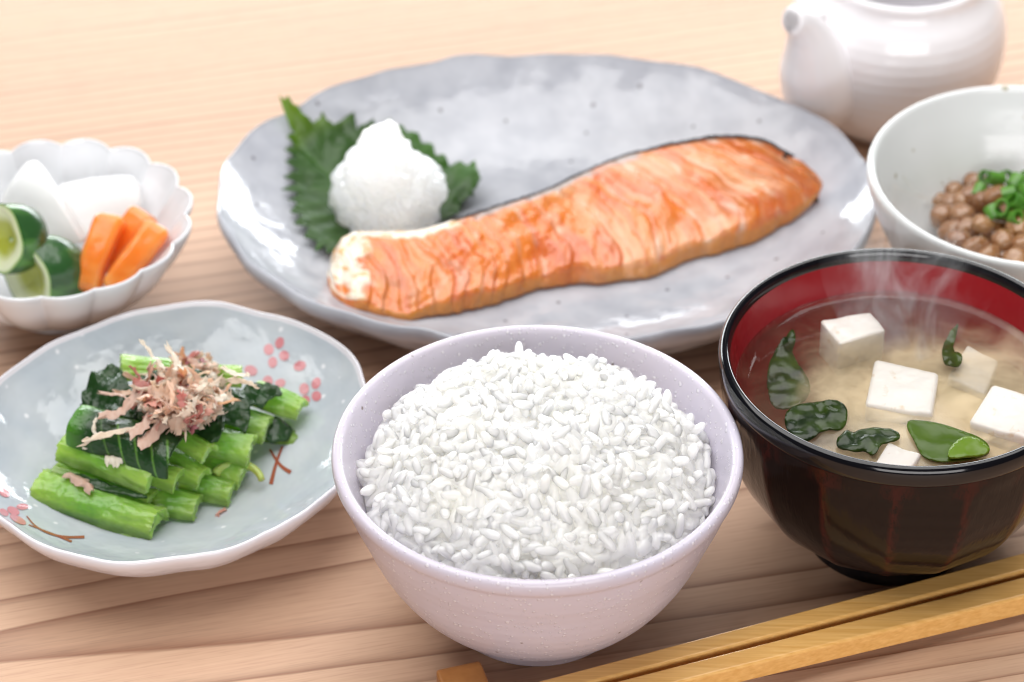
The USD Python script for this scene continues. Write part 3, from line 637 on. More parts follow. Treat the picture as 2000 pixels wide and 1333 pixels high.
# ------------------------------------------------------------------ dish of greens
DC = np.array([-.1077, .7052]); DA, DB, DT = .0668, .0618, .90
def dish_R(th):
    t = th - DT
    r = 1 / np.sqrt((np.cos(t) / DA) ** 2 + (np.sin(t) / DB) ** 2)
    return r * (1 + .010 * np.sin(9 * th + 2.0) * (np.sin(th) > -.5) + .006 * np.sin(14 * th))
din = chaikin([(0, .0065), (.25, .0066), (.45, .0080), (.65, .0120), (.82, .0180), (.93, .0235), (.975, .0268)], 2)
dout = [(.985, .0278), (.998, .0277), (1.004, .0262), (.99, .0240), (.95, .0200), (.88, .0150), (.78, .0098), (.66, .0055), (.56, .0035), (.50, .0032), (.495, .0005), (.47, 0.0), (.44, .0004), (.43, .003), (0, .004)]
dprof = dens(np.vstack([din, chaikin(dout, 2)]) * [.064, 1], .0010) / [.064, 1]
def dish_wave(T, u): return np.clip((u - .6) / .4, 0, 1) ** 2 * (.0007 * np.sin(8 * T + 1) + .0006 * np.sin(5 * T))
def dish_dz(T, u, z):
    x, y = u * np.cos(T) * DA, u * np.sin(T) * DA
    q = np.stack([x * 130, y * 130, z * 60], -1)
    return dish_wave(T, u) + (fbm(q, 3, 27) - .5) * .0009 * np.clip((u - .3) * 3, .0, 1) * (z > .0045)
dish_glaze = glaze('celadon_glaze', (.42, .465, .51), .10, lump=.00022, lump_scale=190., tint=((.48, .515, .545), 60.), speck=(150., .16, (.70, .71, .74), .6))
dish_rim = glaze('dish_rim_glaze', (.70, .68, .72), .16, lump=.0003, lump_scale=120.)
gd = Thing('shallow_dish', 'shallow pale celadon dish with pink blossoms, holding green vegetables', 'dish', (*DC, 0))
dm = shell(DC, dprof, 300, R=dish_R, dz=dish_dz)
fu = np.interp(np.arange(len(dprof)), np.arange(len(dprof)), np.arange(len(dprof)))
vi = np.asarray(dm.faces)[:, 0] // 300
split = int(np.argmax(dprof[:, 0] > .972))
gd.part('inside', trimesh.Trimesh(dm.vertices, np.asarray(dm.faces)[vi < split], process=False), dish_glaze)
gd.part('outside', trimesh.Trimesh(dm.vertices, np.asarray(dm.faces)[vi >= split], process=False), dish_rim, label='white rim and underside')
def dish_z(x, y):
    T = math.atan2(y - DC[1], x - DC[0]); R_ = float(dish_R(np.array(T))); u = math.hypot(x - DC[0], y - DC[1]) / R_
    z = float(np.interp(u, din[:, 0], din[:, 1]))
    return z + float(dish_dz(np.array(T), np.array(u), np.array(z)))
g = G(); p = g.pos(); petal_m = g.done('pink_print', g.principled(base_color=g.mix(g.noise(p, 300., 3.0), (.50, .16, .18), (.58, .27, .29)), roughness=.12))
g = G(); p = g.pos(); twig_m = g.done('brown_print', g.principled(base_color=(.30, .085, .05), roughness=.14))
def draped(pts, lift):
    return np.array([on(x, y, dish_z, lift) for x, y in pts])
def petal(cx, cy, a, b, ang, z=.0002):
    n = 24; t = np.linspace(0, 2 * PI, n, endpoint=False); rings = [.5, 1.0]
    P = [(cx, cy)]
    for r in rings:
        for q in t:
            x, y = a * r * math.cos(q), b * r * math.sin(q); P.append((cx + x * math.cos(ang) - y * math.sin(ang), cy + x * math.sin(ang) + y * math.cos(ang)))
    W = draped(P, z); i = np.arange(n); j = (i + 1) % n
    f = np.vstack([np.stack([0 * i, 1 + i, 1 + j], 1), np.stack([1 + i, 1 + n + i, 1 + n + j], 1), np.stack([1 + i, 1 + n + j, 1 + j], 1)])
    m = trimesh.Trimesh(W, f, process=False)
    if m.face_normals[:, 2].mean() < 0: m.faces = m.faces[:, ::-1]
    gd.part('petal_print', m, petal_m)
for q in [(525, 683, 10, 11, 0), (546, 670, 8.5, 11.5, .35), (555, 695, 10, 10, 0), (532.5, 708, 9, 11, .1), (490, 724, 13, 10, .35), (585.5, 715, 12.5, 9.5, -.35), (523, 745, 10, 11, 0), (547, 749, 11, 8.5, -.4), (594, 760, 9.5, 11.5, 0), (617.5, 749, 8.5, 12, .4), (618, 774, 9.5, 10, .2), (596, 782, 10, 9, -.7),
          (8, 963, 12, 7, .55), (26, 998, 13, 7.5, .45), (35, 1015, 18, 6.5, .5), (8, 1001, 10, 6, .6), (44, 990, 12, 6, .0), (-14, 975, 11, 7, .3)]:
    petal(*q)
def twig(pts, w0, w1):
    P = dens(chaikin(pts, 2), 3.0); t = np.gradient(P, axis=0); t /= np.linalg.norm(t, axis=1, keepdims=True); nn = np.stack([-t[:, 1], t[:, 0]], 1)
    w = np.linspace(w0, w1, len(P))[:, None]
    W = draped(np.vstack([P + nn * w, P - nn * w]), .0002); k = len(P); i = np.arange(k - 1)
    f = np.vstack([np.stack([i, i + 1, i + 1 + k], 1), np.stack([i, i + 1 + k, i + k], 1)])
    m = trimesh.Trimesh(W, f, process=False)
    if m.face_normals[:, 2].mean() < 0: m.faces = m.faces[:, ::-1]
    gd.part('twig_print', m, twig_m)
twig([(527, 878), (540, 900), (552, 914), (568, 923)], 2.0, 4.2); twig([(552, 872), (543, 893), (535, 920), (529, 946)], 2.2, 4.0)
twig([(52, 1008), (70, 1030), (100, 1044), (130, 1050), (165, 1049)], 1.2, 2.8); twig([(56, 1025), (85, 1036), (115, 1048), (140, 1058)], 1.0, 2.2)

# ------------------------------------------------------------------ stalks of greens
def stem_material():
    g = G(); p = g.pos(); c = g.attr()
    st_ = g.noise(g.map(p, scale=(150, 900, 900), rot=(0, 0, .25)), 1.0, 3.0, .6)
    col = g.mix(.55, c, g.ramp(st_, [(.3, (.43, .44, .41)), (.55, (.5, .5, .5)), (.75, (.60, .60, .57))]), t='overlay')
    col = g.mix(g.ramp(g.noise(p, 110., 3.0), [(.35, (0, 0, 0)), (.7, (1, 1, 1))]), col, g.mix(.5, col, (.30, .52, .10)))
    s = g.principled(base_color=col, roughness=.26, specular_ior_level=.5, subsurface_weight=.35, subsurface_scale=.003, subsurface_radius=(.45, 1, .15), normal=g.bump(g.math('add', g.math('multiply', st_, .5), g.noise(g.map(p, scale=(300, 300, 300)), 1.0, 2.0)), .45, .0009))
    return g.done('green_stalk', s)
stem_m = stem_material()
def stem(label, a, b, za, zb, w, h, roll=0.0, dark=0.0, cup=.55, wrinkle=0.0, seed=0, bow=0.0):
    """a cut stalk from a to b (photograph px at the heights za, zb): w, h are its half width and height in mm; cup hollows it from below"""
    A, B_ = at(*a, za), at(*b, zb); n = 70; t = np.linspace(0, 1, n)
    ax = B_ - A; L = np.linalg.norm(ax); ax /= L
    side = np.cross([0, 0, 1.0], ax); side /= np.linalg.norm(side); up = np.cross(ax, side)
    sd = side * math.cos(roll) + up * math.sin(roll); uu = np.cross(ax, sd)
    q = np.linspace(0, PI, 22); o = np.stack([np.cos(q), np.sin(q) ** .8], 1)
    q2 = np.linspace(PI, 0, 14)[1:-1]; inner = np.stack([.72 * np.cos(q2), (cup * np.sin(q2)) - .04], 1)
    sec = chaikin(np.vstack([o, inner]), 1, closed=True); k = len(sec)
    tap = (1 + .10 * np.sin(3 * t + seed) - .06 * t)[:, None, None]
    P = A + (ax * L)[None, None] * t[:, None, None] + (sec[None, :, :1] * w / 1000 * sd + sec[None, :, 1:] * h / 1000 * uu) * tap + (bow * np.sin(PI * t) / 1000)[:, None, None] * up
    # ends cut on the slant and a little ragged
    cut = (sec[:, :1] * rng.uniform(-.12, .12) + .05 * rng.normal(size=(k, 1)))[None] * w / 1000 * 1.0
    P = P + (cut * np.where(t > .9, (t - .9) * 10, np.where(t < .1, (.1 - t) * 10, 0))[:, None, None]) * ax
    rad = (sec[None, :, :1] * sd + sec[None, :, 1:] * uu); rad = rad / np.maximum(np.linalg.norm(rad, axis=2, keepdims=True), 1e-9)
    ridg = .00009 * np.sin(np.arctan2(sec[:, 1], sec[:, 0]) * 15)[None, :, None]
    pp = P.reshape(-1, 3); loc = np.stack([(pp - A) @ ax, (pp - A) @ sd, (pp - A) @ uu], 1)
    nz = (fbm(loc * [150, 420, 420] + seed, 3, seed) - .5).reshape(n, k, 1)
    wz = (np.abs(fbm(loc * [330, 240, 240] + seed * 3, 2, seed + 2) - .5)).reshape(n, k, 1)
    P = P + rad * (ridg + nz * .0016 + wz * wrinkle * .005)
    v = P.reshape(-1, 3); f = grid_faces(n, k, wrap_v=True)
    # end caps as fans about a point inside the section
    c0 = len(v); cen = np.array([0, .66]); ca = P[0].mean(0) * .4 + (A + (cen[1] * h / 1000) * uu) * .6; cb = P[-1].mean(0) * .4 + (B_ + (cen[1] * h / 1000) * uu * .9) * .6
    i = np.arange(k); j = (i + 1) % k; e = (n - 1) * k
    from mapbox_earcut import triangulate_float64
    tri = triangulate_float64(sec.astype(np.float64), np.array([k], np.uint32)).reshape(-1, 3).astype(int)
    v = np.vstack([v, P[0], P[-1]])
    f = np.vstack([f, tri + c0, tri[:, ::-1] + c0 + k])
    m = trimesh.Trimesh(v, f, process=False)
    if m.volume < 0: m.faces = m.faces[:, ::-1]
    T_ = np.repeat(t[:, None], k, 1)
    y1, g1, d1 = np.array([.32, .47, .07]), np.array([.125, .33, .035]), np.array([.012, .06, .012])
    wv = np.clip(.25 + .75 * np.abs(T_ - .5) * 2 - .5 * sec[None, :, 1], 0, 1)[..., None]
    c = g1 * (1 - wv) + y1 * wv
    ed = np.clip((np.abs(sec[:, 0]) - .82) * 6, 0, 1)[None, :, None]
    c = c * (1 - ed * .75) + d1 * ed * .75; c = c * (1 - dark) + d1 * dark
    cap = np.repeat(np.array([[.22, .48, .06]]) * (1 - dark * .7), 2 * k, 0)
    single('green_stalk', label, 'green vegetable', m, stem_m, smooth=True, col=np.vstack([c.reshape(-1, 3), cap]))
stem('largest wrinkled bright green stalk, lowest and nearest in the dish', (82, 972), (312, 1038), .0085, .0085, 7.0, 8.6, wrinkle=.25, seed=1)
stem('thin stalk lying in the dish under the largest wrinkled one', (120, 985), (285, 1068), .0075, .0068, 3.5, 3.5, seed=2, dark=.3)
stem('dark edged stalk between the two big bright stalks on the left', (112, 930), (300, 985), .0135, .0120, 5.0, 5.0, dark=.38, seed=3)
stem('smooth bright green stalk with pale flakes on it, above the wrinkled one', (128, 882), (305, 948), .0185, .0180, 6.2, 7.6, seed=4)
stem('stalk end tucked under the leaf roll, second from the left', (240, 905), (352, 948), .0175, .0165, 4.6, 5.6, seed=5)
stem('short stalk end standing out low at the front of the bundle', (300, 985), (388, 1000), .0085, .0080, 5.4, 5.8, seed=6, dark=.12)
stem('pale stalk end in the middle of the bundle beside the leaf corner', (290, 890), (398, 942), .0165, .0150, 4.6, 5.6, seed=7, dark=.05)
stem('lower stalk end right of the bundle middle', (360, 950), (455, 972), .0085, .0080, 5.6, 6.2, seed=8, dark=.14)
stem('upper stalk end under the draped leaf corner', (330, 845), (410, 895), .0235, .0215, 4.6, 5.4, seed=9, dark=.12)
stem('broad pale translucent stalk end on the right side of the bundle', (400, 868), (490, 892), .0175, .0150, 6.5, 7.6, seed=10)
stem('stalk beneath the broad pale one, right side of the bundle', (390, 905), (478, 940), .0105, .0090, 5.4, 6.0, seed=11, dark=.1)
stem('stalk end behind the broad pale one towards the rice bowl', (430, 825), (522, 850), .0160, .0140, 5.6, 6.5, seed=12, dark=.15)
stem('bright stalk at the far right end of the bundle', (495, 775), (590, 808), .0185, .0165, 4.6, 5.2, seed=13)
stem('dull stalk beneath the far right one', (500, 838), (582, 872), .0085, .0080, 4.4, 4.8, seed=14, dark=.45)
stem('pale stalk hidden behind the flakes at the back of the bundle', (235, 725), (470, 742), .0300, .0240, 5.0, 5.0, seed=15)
# bits at the right foot of the bundle
g = G(); curl_m = g.done('yellow_green_bit', g.principled(base_color=(.34, .42, .09), roughness=.3, subsurface_weight=.3, subsurface_scale=.002))
t = np.linspace(.2, PI - .5, 24); c0 = on(470, 965, dish_z, 0); 
single('leaf_curl', 'yellow green curl of leaf at the right foot of the bundle', 'green vegetable', tube(np.stack([c0[0] + .008 * np.cos(t) - .001, c0[1] + .0065 * np.sin(t), c0[2] + .004 + .003 * np.sin(t)], 1), np.linspace(.0011, .0016, 24)), curl_m)

# leaves of the greens
greens_m = leaf_mat('dark_greens', (.05, .14, .02), .2, .14, .6)
def greens_col(seed, base=(.010, .034, .012), vein=None):
    def f(v):
        n_ = fbm(v * [260, 260, 120], 3, seed)[:, None]; c = np.array(base) * (.55 + .9 * n_)
        return c
    return f
def gz(*cs):
    """height that follows given (px, py, z) samples"""
    A = np.array(cs)
    return lambda x, y: float(((1 / (np.hypot(A[:, 0] - x, A[:, 1] - y) + 3) ** 2) * A[:, 2]).sum() / (1 / (np.hypot(A[:, 0] - x, A[:, 1] - y) + 3) ** 2).sum())
def green_leaf(label, poly, z, wr, seed, wf=150, **k): return leafy('green_leaf', label, 'green leaf', poly, z, greens_m, greens_col(seed), wr, wf, .0007, seed, .0009, **k)
green_leaf('dark crumpled leaf fold at the left of the flakes', [(158, 795), (162, 770), (185, 730), (215, 715), (240, 730), (262, 770), (275, 815), (240, 822), (190, 806)], gz((160, 790, .026), (215, 718, .032), (270, 810, .033)), .0030, 21, 200)
green_leaf('dark leaf fold just under the crumpled one at the left', [(155, 790), (190, 785), (240, 800), (280, 820), (275, 850), (225, 848), (180, 830), (156, 812)], gz((155, 800, .024), (275, 830, .030), (200, 845, .027)), .0022, 22, 160)
green_leaf('leaf corner with a ragged edge draped over the pale stalks', [(330, 800), (400, 790), (440, 812), (438, 845), (425, 868), (400, 886), (380, 868), (345, 850), (310, 845)], gz((340, 810, .032), (435, 820, .028), (400, 886, .0225)), .0020, 23, 190)
green_leaf('dark folded leaf right of the flakes', [(400, 770), (450, 762), (488, 780), (490, 815), (478, 850), (462, 838), (440, 835), (415, 810)], gz((420, 780, .033), (485, 790, .028), (475, 848, .022)), .0022, 24, 190)
green_leaf('dark leaf above the far right stalk', [(455, 762), (480, 750), (520, 748), (545, 760), (555, 775), (530, 778), (512, 800), (490, 795), (470, 780)], gz((460, 765, .030), (540, 760, .026), (515, 795, .0225)), .0020, 25, 190)
green_leaf('dark leaf scrap beneath the far right stalk', [(505, 810), (540, 818), (575, 838), (565, 865), (535, 868), (512, 850)], gz((505, 815, .0185), (570, 860, .011)), .0016, 26, 150)
green_leaf('narrow dark leaf strip at the left end of the middle stalk', [(97, 917), (120, 912), (150, 925), (200, 945), (290, 968), (285, 976), (190, 958), (125, 935)], gz((97, 917, .0165), (290, 970, .0185)), .0008, 27, 120)
green_leaf('dark leaf lying under the bonito flakes on top of the bundle', [(250, 750), (320, 720), (400, 725), (440, 765), (430, 810), (370, 830), (300, 840), (262, 820)], gz((260, 800, .0325), (340, 740, .034), (430, 790, .032)), .0018, 28, 150)

def leaf_roll():
    """the big leaf folded over the stalks on the left, with pale veins"""
    a0, a1 = at(152, 833, .0275), at(352, 893, .0265)
    n, k = 90, 44; s = np.linspace(0, 1, n); q = np.linspace(-.5, 1.0, k)
    ax = a1 - a0; ax_n = ax / np.linalg.norm(ax); side = np.cross([0, 0, 1.0], ax_n); side /= np.linalg.norm(side)   # side points to the back
    P = np.zeros((n, k, 3)); R_ = .0062
    for j, qq in enumerate(q):
        ang = PI / 2 + qq * 1.75                              # 0: back, pi/2: top, pi: front
        o = side * math.cos(ang) * R_ * 1.15 + np.array([0, 0, 1.0]) * (math.sin(ang) * R_ if qq < .62 else math.sin(PI / 2 + .62 * 1.75) * R_ - (qq - .62) * .013)
        fl = 1 + .55 * np.clip(s - .45, 0, 1) * (qq > .3) * (qq - .3) * 1.4
        P[:, j] = a0 + ax * s[:, None] + o * fl[:, None]
    P[..., 2] += (fbm(P * 210, 3, 4) - .5) * .0016
    P += side * ((fbm(P * 160 + 4, 2, 6) - .5) * .0016)[..., None]
    S_, Q_ = np.meshgrid(s, q, indexing='ij')
    vph = (S_ * 6.2 - (Q_ + .5) * 1.1); vd = np.abs(vph - np.round(vph)) / 6.2 * .034
    ve = np.clip(1 - vd / .00045, 0, 1) * (Q_ > .05) * np.clip(S_ * 4 - .8, 0, 1)
    P[..., 2] += ve * .0003
    c = np.array([.012, .038, .016]) + ve[..., None] * np.array([.14, .30, .04]) + np.clip(.18 - S_, 0, .18)[..., None] * 5 * np.array([.08, .26, .01]) + np.clip(-.15 - Q_, 0, 1)[..., None] * np.array([.35, .7, .12])
    single('green_leaf', 'big dark leaf with pale green veins rolled over the left stalks', 'green leaf', sheet(P, .0007), greens_m, col=np.vstack([c.reshape(-1, 3)] * 2))
leaf_roll()

# ------------------------------------------------------------------ bonito flakes
def bonito_material():
    g = G(); p = g.pos(); c = g.attr()
    fibre = g.noise(g.map(p, scale=(900, 200, 500)), 1.0, 3.0, .6)
    col = g.mix(.5, c, g.ramp(fibre, [(.3, (.36, .36, .36)), (.5, (.5, .5, .5)), (.75, (.66, .66, .66))]), t='overlay')
    s = g.principled(base_color=col, roughness=.34, specular_ior_level=.45)
    return g.done('bonito', g.add('mix_closure', 'closure', fac=.5, closure1=s, closure2=g.add('translucent_bsdf', 'BSDF', color=col)))
bon_m = bonito_material()
def flake(pos, L, W, yaw, tilt, roll, curl, taper, seed):
    n, k = 14, 6; s = np.linspace(-1, 1, n); q = np.linspace(-1, 1, k); S_, Q_ = np.meshgrid(s, q, indexing='ij')
    r = np.random.default_rng(seed)
    edge = 1 + .30 * r.normal(size=(n, 1)) * np.abs(Q_) ** 2
    w = W * (1 - taper * (S_ + 1) / 2) * np.clip(edge, .25, 1.6)
    endj = .14 * r.normal(size=(1, k)) * np.abs(S_) ** 6
    x = L * (S_ + endj); y = w * Q_
    z = L * curl * (S_ ** 2 - .4) + W * r.uniform(-.7, .7) * Q_ ** 2 + (fbm(np.stack([x * 500, y * 500, 0 * x + seed], -1), 2, seed % 97) - .5) * .0022
    y = y + L * r.uniform(-.35, .35) * S_ ** 2
    P = np.stack([x, y, z], -1)
    cy, sy, ct, st_, cr, sr = math.cos(yaw), math.sin(yaw), math.cos(tilt), math.sin(tilt), math.cos(roll), math.sin(roll)
    Rm = np.array([[cy, -sy, 0], [sy, cy, 0], [0, 0, 1]]) @ np.array([[ct, 0, -st_], [0, 1, 0], [st_, 0, ct]]) @ np.array([[1, 0, 0], [0, cr, -sr], [0, sr, cr]])
    return sheet(P @ Rm.T + pos, .00022)
BC = [np.array(c) for c in ((.86, .66, .52), (.90, .78, .65), (.80, .47, .38), (.66, .28, .24), (.86, .58, .36), (.92, .86, .76), (.78, .58, .48), (.58, .22, .24))]
heap = Thing('bonito_flakes', 'heap of pink and tan dried bonito flakes on the greens', 'bonito flakes', at(345, 780, .034))
def heap_z(x, y):
    d = ((x - 345) / 115) ** 2 + ((y - 775) / 85) ** 2
    return .034 + .012 * max(0, 1 - d)
spots = []
for _ in range(120):
    a, rr = rng.uniform(0, 2 * PI), math.sqrt(rng.uniform())
    x, y = 345 + 90 * rr * math.cos(a) + 10, 768 + 66 * rr * math.sin(a) - .12 * 118 * rr * math.cos(a)
    spots.append((x, y))
for i, (x, y) in enumerate(spots):
    late = x > 400
    z = heap_z(x, y) - .005 + rng.uniform(-.003, .003)
    big = rng.uniform()
    L, W = (rng.uniform(.0028, .0056), rng.uniform(.0013, .0027)) if big > .30 else (rng.uniform(.004, .0085), rng.uniform(.0005, .0011))
    k = rng.choice(len(BC), p=[.2, .2, .12, .07, .13, .14, .10, .04] if not late else [.24, .3, .02, .01, .08, .3, .05, 0])
    yaw = rng.uniform(-PI, PI) if y < 780 else rng.normal(-2.0, .6)
    m = flake(at(x, y, z), L, W, yaw, rng.normal(0, .55), rng.normal(0, .6), rng.uniform(-.6, .6), rng.uniform(0, .7), 100 + i)
    heap.part('flake', m, bon_m, col=np.repeat(BC[k][None] * rng.uniform(.85, 1.1), len(m.vertices), 0))
for (x, y, z, L, W, yaw, tl, c) in [(300, 695, .050, .0060, .0007, 2.4, .4, 5), (345, 700, .050, .0050, .0012, 2.0, .3, 5), (460, 730, .042, .0055, .0009, -.6, .1, 5), (478, 745, .040, .0050, .0010, -.3, .0, 1), (210, 845, .0345, .0085, .0012, .4, .0, 1), (185, 838, .034, .0042, .0006, 1.9, .2, 5), (230, 770, .037, .0055, .0006, -.5, .1, 6), (240, 800, .037, .0075, .0018, .7, .2, 6), (310, 830, .037, .0095, .0022, 1.0, .35, 6), (290, 815, .038, .0090, .0018, 1.2, .3, 6), (420, 783, .039, .0070, .0005, -.25, .0, 4)]:
    m = flake(at(x, y, z), L, W, yaw, tl, .2, .25, .3, int(x * 3 + y))
    heap.part('flake', m, bon_m, col=np.repeat(BC[c][None], len(m.vertices), 0))
for lab, (x, y, z, L, W, yaw, c) in {'torn square bonito flake lying on the smooth stalk': (226, 896, .0262, .0034, .0022, .1, 5), 'brown bonito flake between the two big stalks': (156, 935, .0205, .0062, .0020, -.75, 6), 'tiny pale flake at the upper end of the smooth stalk': (170, 876, .0262, .0013, .0006, .2, 5), 'small bonito scrap wet on the dish floor right of the stalks': (430, 1000, .0085, .0022, .0006, .9, 2)}.items():
    m = flake(at(x, y, z), L, W, yaw, 0, 0, -.12, .25, int(x)); single('bonito_flake', lab, 'bonito flake', m, bon_m, col=np.repeat(BC[c][None], len(m.vertices), 0))

# ------------------------------------------------------------------ scalloped bowl of pickles
KC = np.array([-.1580, .8085]); KR = .0478
NS = 16
def scallop(th): return np.abs(np.sin((th - math.radians(3)) * NS / 2))
kin = chaikin([(0, .007), (.3, .0072), (.45, .0095), (.62, .0145), (.78, .0225), (.91, .0310), (.975, .0352)], 2)
kout = [(.985, .0362), (1.0, .0362), (1.006, .0350), (.985, .0318), (.90, .0240), (.78, .0160), (.62, .0090), (.50, .0058), (.42, .0044), (.415, .0006), (.40, 0), (.37, .0005), (.36, .003), (0, .004)]
kprof = dens(np.vstack([kin, chaikin(kout, 2)]) * [.048, 1], .0009) / [.048, 1]
def k_dr(T, u, z): return KR * u * (np.clip((u - .35) / .5, 0, 1) * (.066 * (scallop(T) ** .75 - .72)))
def k_dz(T, u, z): return np.clip((u - .6) / .4, 0, 1) ** 2 * (.0011 * (scallop(T) ** .8 - .7))
pick = Thing('scalloped_bowl', 'white bowl with a scalloped rim at the left edge, holding pickles', 'bowl', (*KC, 0))
pick.part('body', shell(KC, kprof, 16 * 24, R=lambda th: np.full(len(th), KR), dr=k_dr, dz=k_dz), glaze('white_porcelain', (.74, .755, .785), .12, sss=.0))
def waxy(name, color, sss, rough=.28, vary=None, rad=(1, .6, .3), scale=.004, bscale=240.):
    g = G(); p = g.pos(); c = color if color != 'attr' else g.attr()
    if vary: c = g.mix(g.ramp(g.noise(p, 90., 3.0), [(.35, (0, 0, 0)), (.7, (1, 1, 1))]), c, vary)
    return g.done(name, g.principled(base_color=c, roughness=rough, specular_ior_level=.5, subsurface_weight=sss, subsurface_scale=scale, subsurface_radius=rad, normal=g.bump(g.noise(p, bscale, 3.0), .25, .001)))
radish_m = waxy('radish_flesh', (.83, .835, .81), .6, .3, rad=(1, 1, .9), scale=.005)
def slab(poly_px, zs, thick, r=.0008, seed=0, push=(0, 0, 0)):
    """a slice whose visible face has the corners poly_px at the heights zs; the thickness goes away from the viewer"""
    C = np.array([at(x, y, z) for (x, y), z in zip(poly_px, np.broadcast_to(zs, len(poly_px)))]) + push
    o = C.mean(0); u_, s_, vt = np.linalg.svd(C - o); nrm = vt[2]; nrm = nrm if nrm @ (np.array([0, 0, CAM_H]) - o) > 0 else -nrm
    Rm = frame(vt[0], np.cross(nrm, vt[0])); q = (C - o) @ Rm[:, :2]
    pol = sg.Polygon(chaikin(q, 2, closed=True)).buffer(-r)
    layers = []
    for dz, inset in ((-thick, r * .8), (-thick + r * .4, r * .25), (-thick + r, 0), (-r, 0), (-r * .4, .25 * r), (0, .8 * r)):
        pp = pol.buffer(r - inset).exterior; L = np.linspace(0, 1, 140, endpoint=False)
        layers.append(np.array([[*pp.interpolate(t, normalized=True).coords[0], dz] for t in L]))
    v = np.vstack(layers); f = grid_faces(len(layers), 140, wrap_v=True); k = len(v)
    v = np.vstack([v, [*layers[0][:, :2].mean(0), -thick], [*layers[-1][:, :2].mean(0), 0]]); i = np.arange(140); j = (i + 1) % 140; e = 140 * 5
    f = np.vstack([f, np.stack([np.full(140, k), i, j], 1), np.stack([np.full(140, k + 1), e + j, e + i], 1)])
    v = v @ np.stack([Rm[:, 0], Rm[:, 1], nrm]) + o if False else v[:, :1] * Rm[:, 0] + v[:, 1:2] * Rm[:, 1] + v[:, 2:] * nrm + o
    return outward(trimesh.Trimesh(v, f, process=False))
single('pickled_radish', 'pointed white radish wedge standing at the back left of the pickles', 'pickled radish', slab([(48, 314), (62, 318), (100, 365), (155, 455), (160, 480), (80, 470), (-10, 420), (5, 380)], [.043, .043, .036, .025, .022, .020, .024, .030], .0055), radish_m)
single('pickled_radish', 'flat white radish slice lying behind the carrot sticks', 'pickled radish', slab([(95, 362), (170, 348), (255, 342), (268, 352), (275, 400), (240, 470), (170, 480), (125, 420)], [.033, .034, .035, .0345, .030, .021, .018, .025], .0055), radish_m)
carrot_m = waxy('carrot_flesh', (.80, .185, .022), .4, .22, vary=(.86, .32, .09), rad=(1, .35, .1))
def stick(label, a, b, za, zb, w, h, roll, seed):
    A, B_ = at(*a, za), at(*b, zb); L = np.linalg.norm(B_ - A); m = rounded_box((L, w, h), .0026, 5)
    ax = (B_ - A) / L; side = np.cross([0, 0, 1.0], ax); side /= np.linalg.norm(side); up = np.cross(ax, side)
    sd = side * math.cos(roll) + up * math.sin(roll)
    v = np.array(m.vertices); t = v[:, 0] / L + .5; v[:, 1] *= 1.08 - .22 * (1 - t); v[:, 1] += .0014 * np.sin(t * PI * .9 + seed); v[:, 2] += .0008 * np.sin(t * PI)
    v += (fbm(v * 160 + seed, 2, seed)[:, None] - .5) * .0009
    m.vertices = v[:, :1] * ax + v[:, 1:2] * sd + v[:, 2:] * np.cross(ax, sd) + (A + B_) / 2
    single('carrot_stick', label, 'carrot', outward(m), carrot_m)
stick('carrot stick nearest the cucumber, its flat side towards the viewer', (178, 572), (214, 420), .016, .035, .0100, .0095, .15, 1)
stick('carrot stick lying highest, nearest the right side of the scalloped bowl', (224, 572), (303, 437), .017, .0335, .0095, .0100, .5, 2)
stick('carrot stick mostly hidden behind the other two', (205, 530), (282, 412), .014, .0315, .0105, .0085, .2, 3)
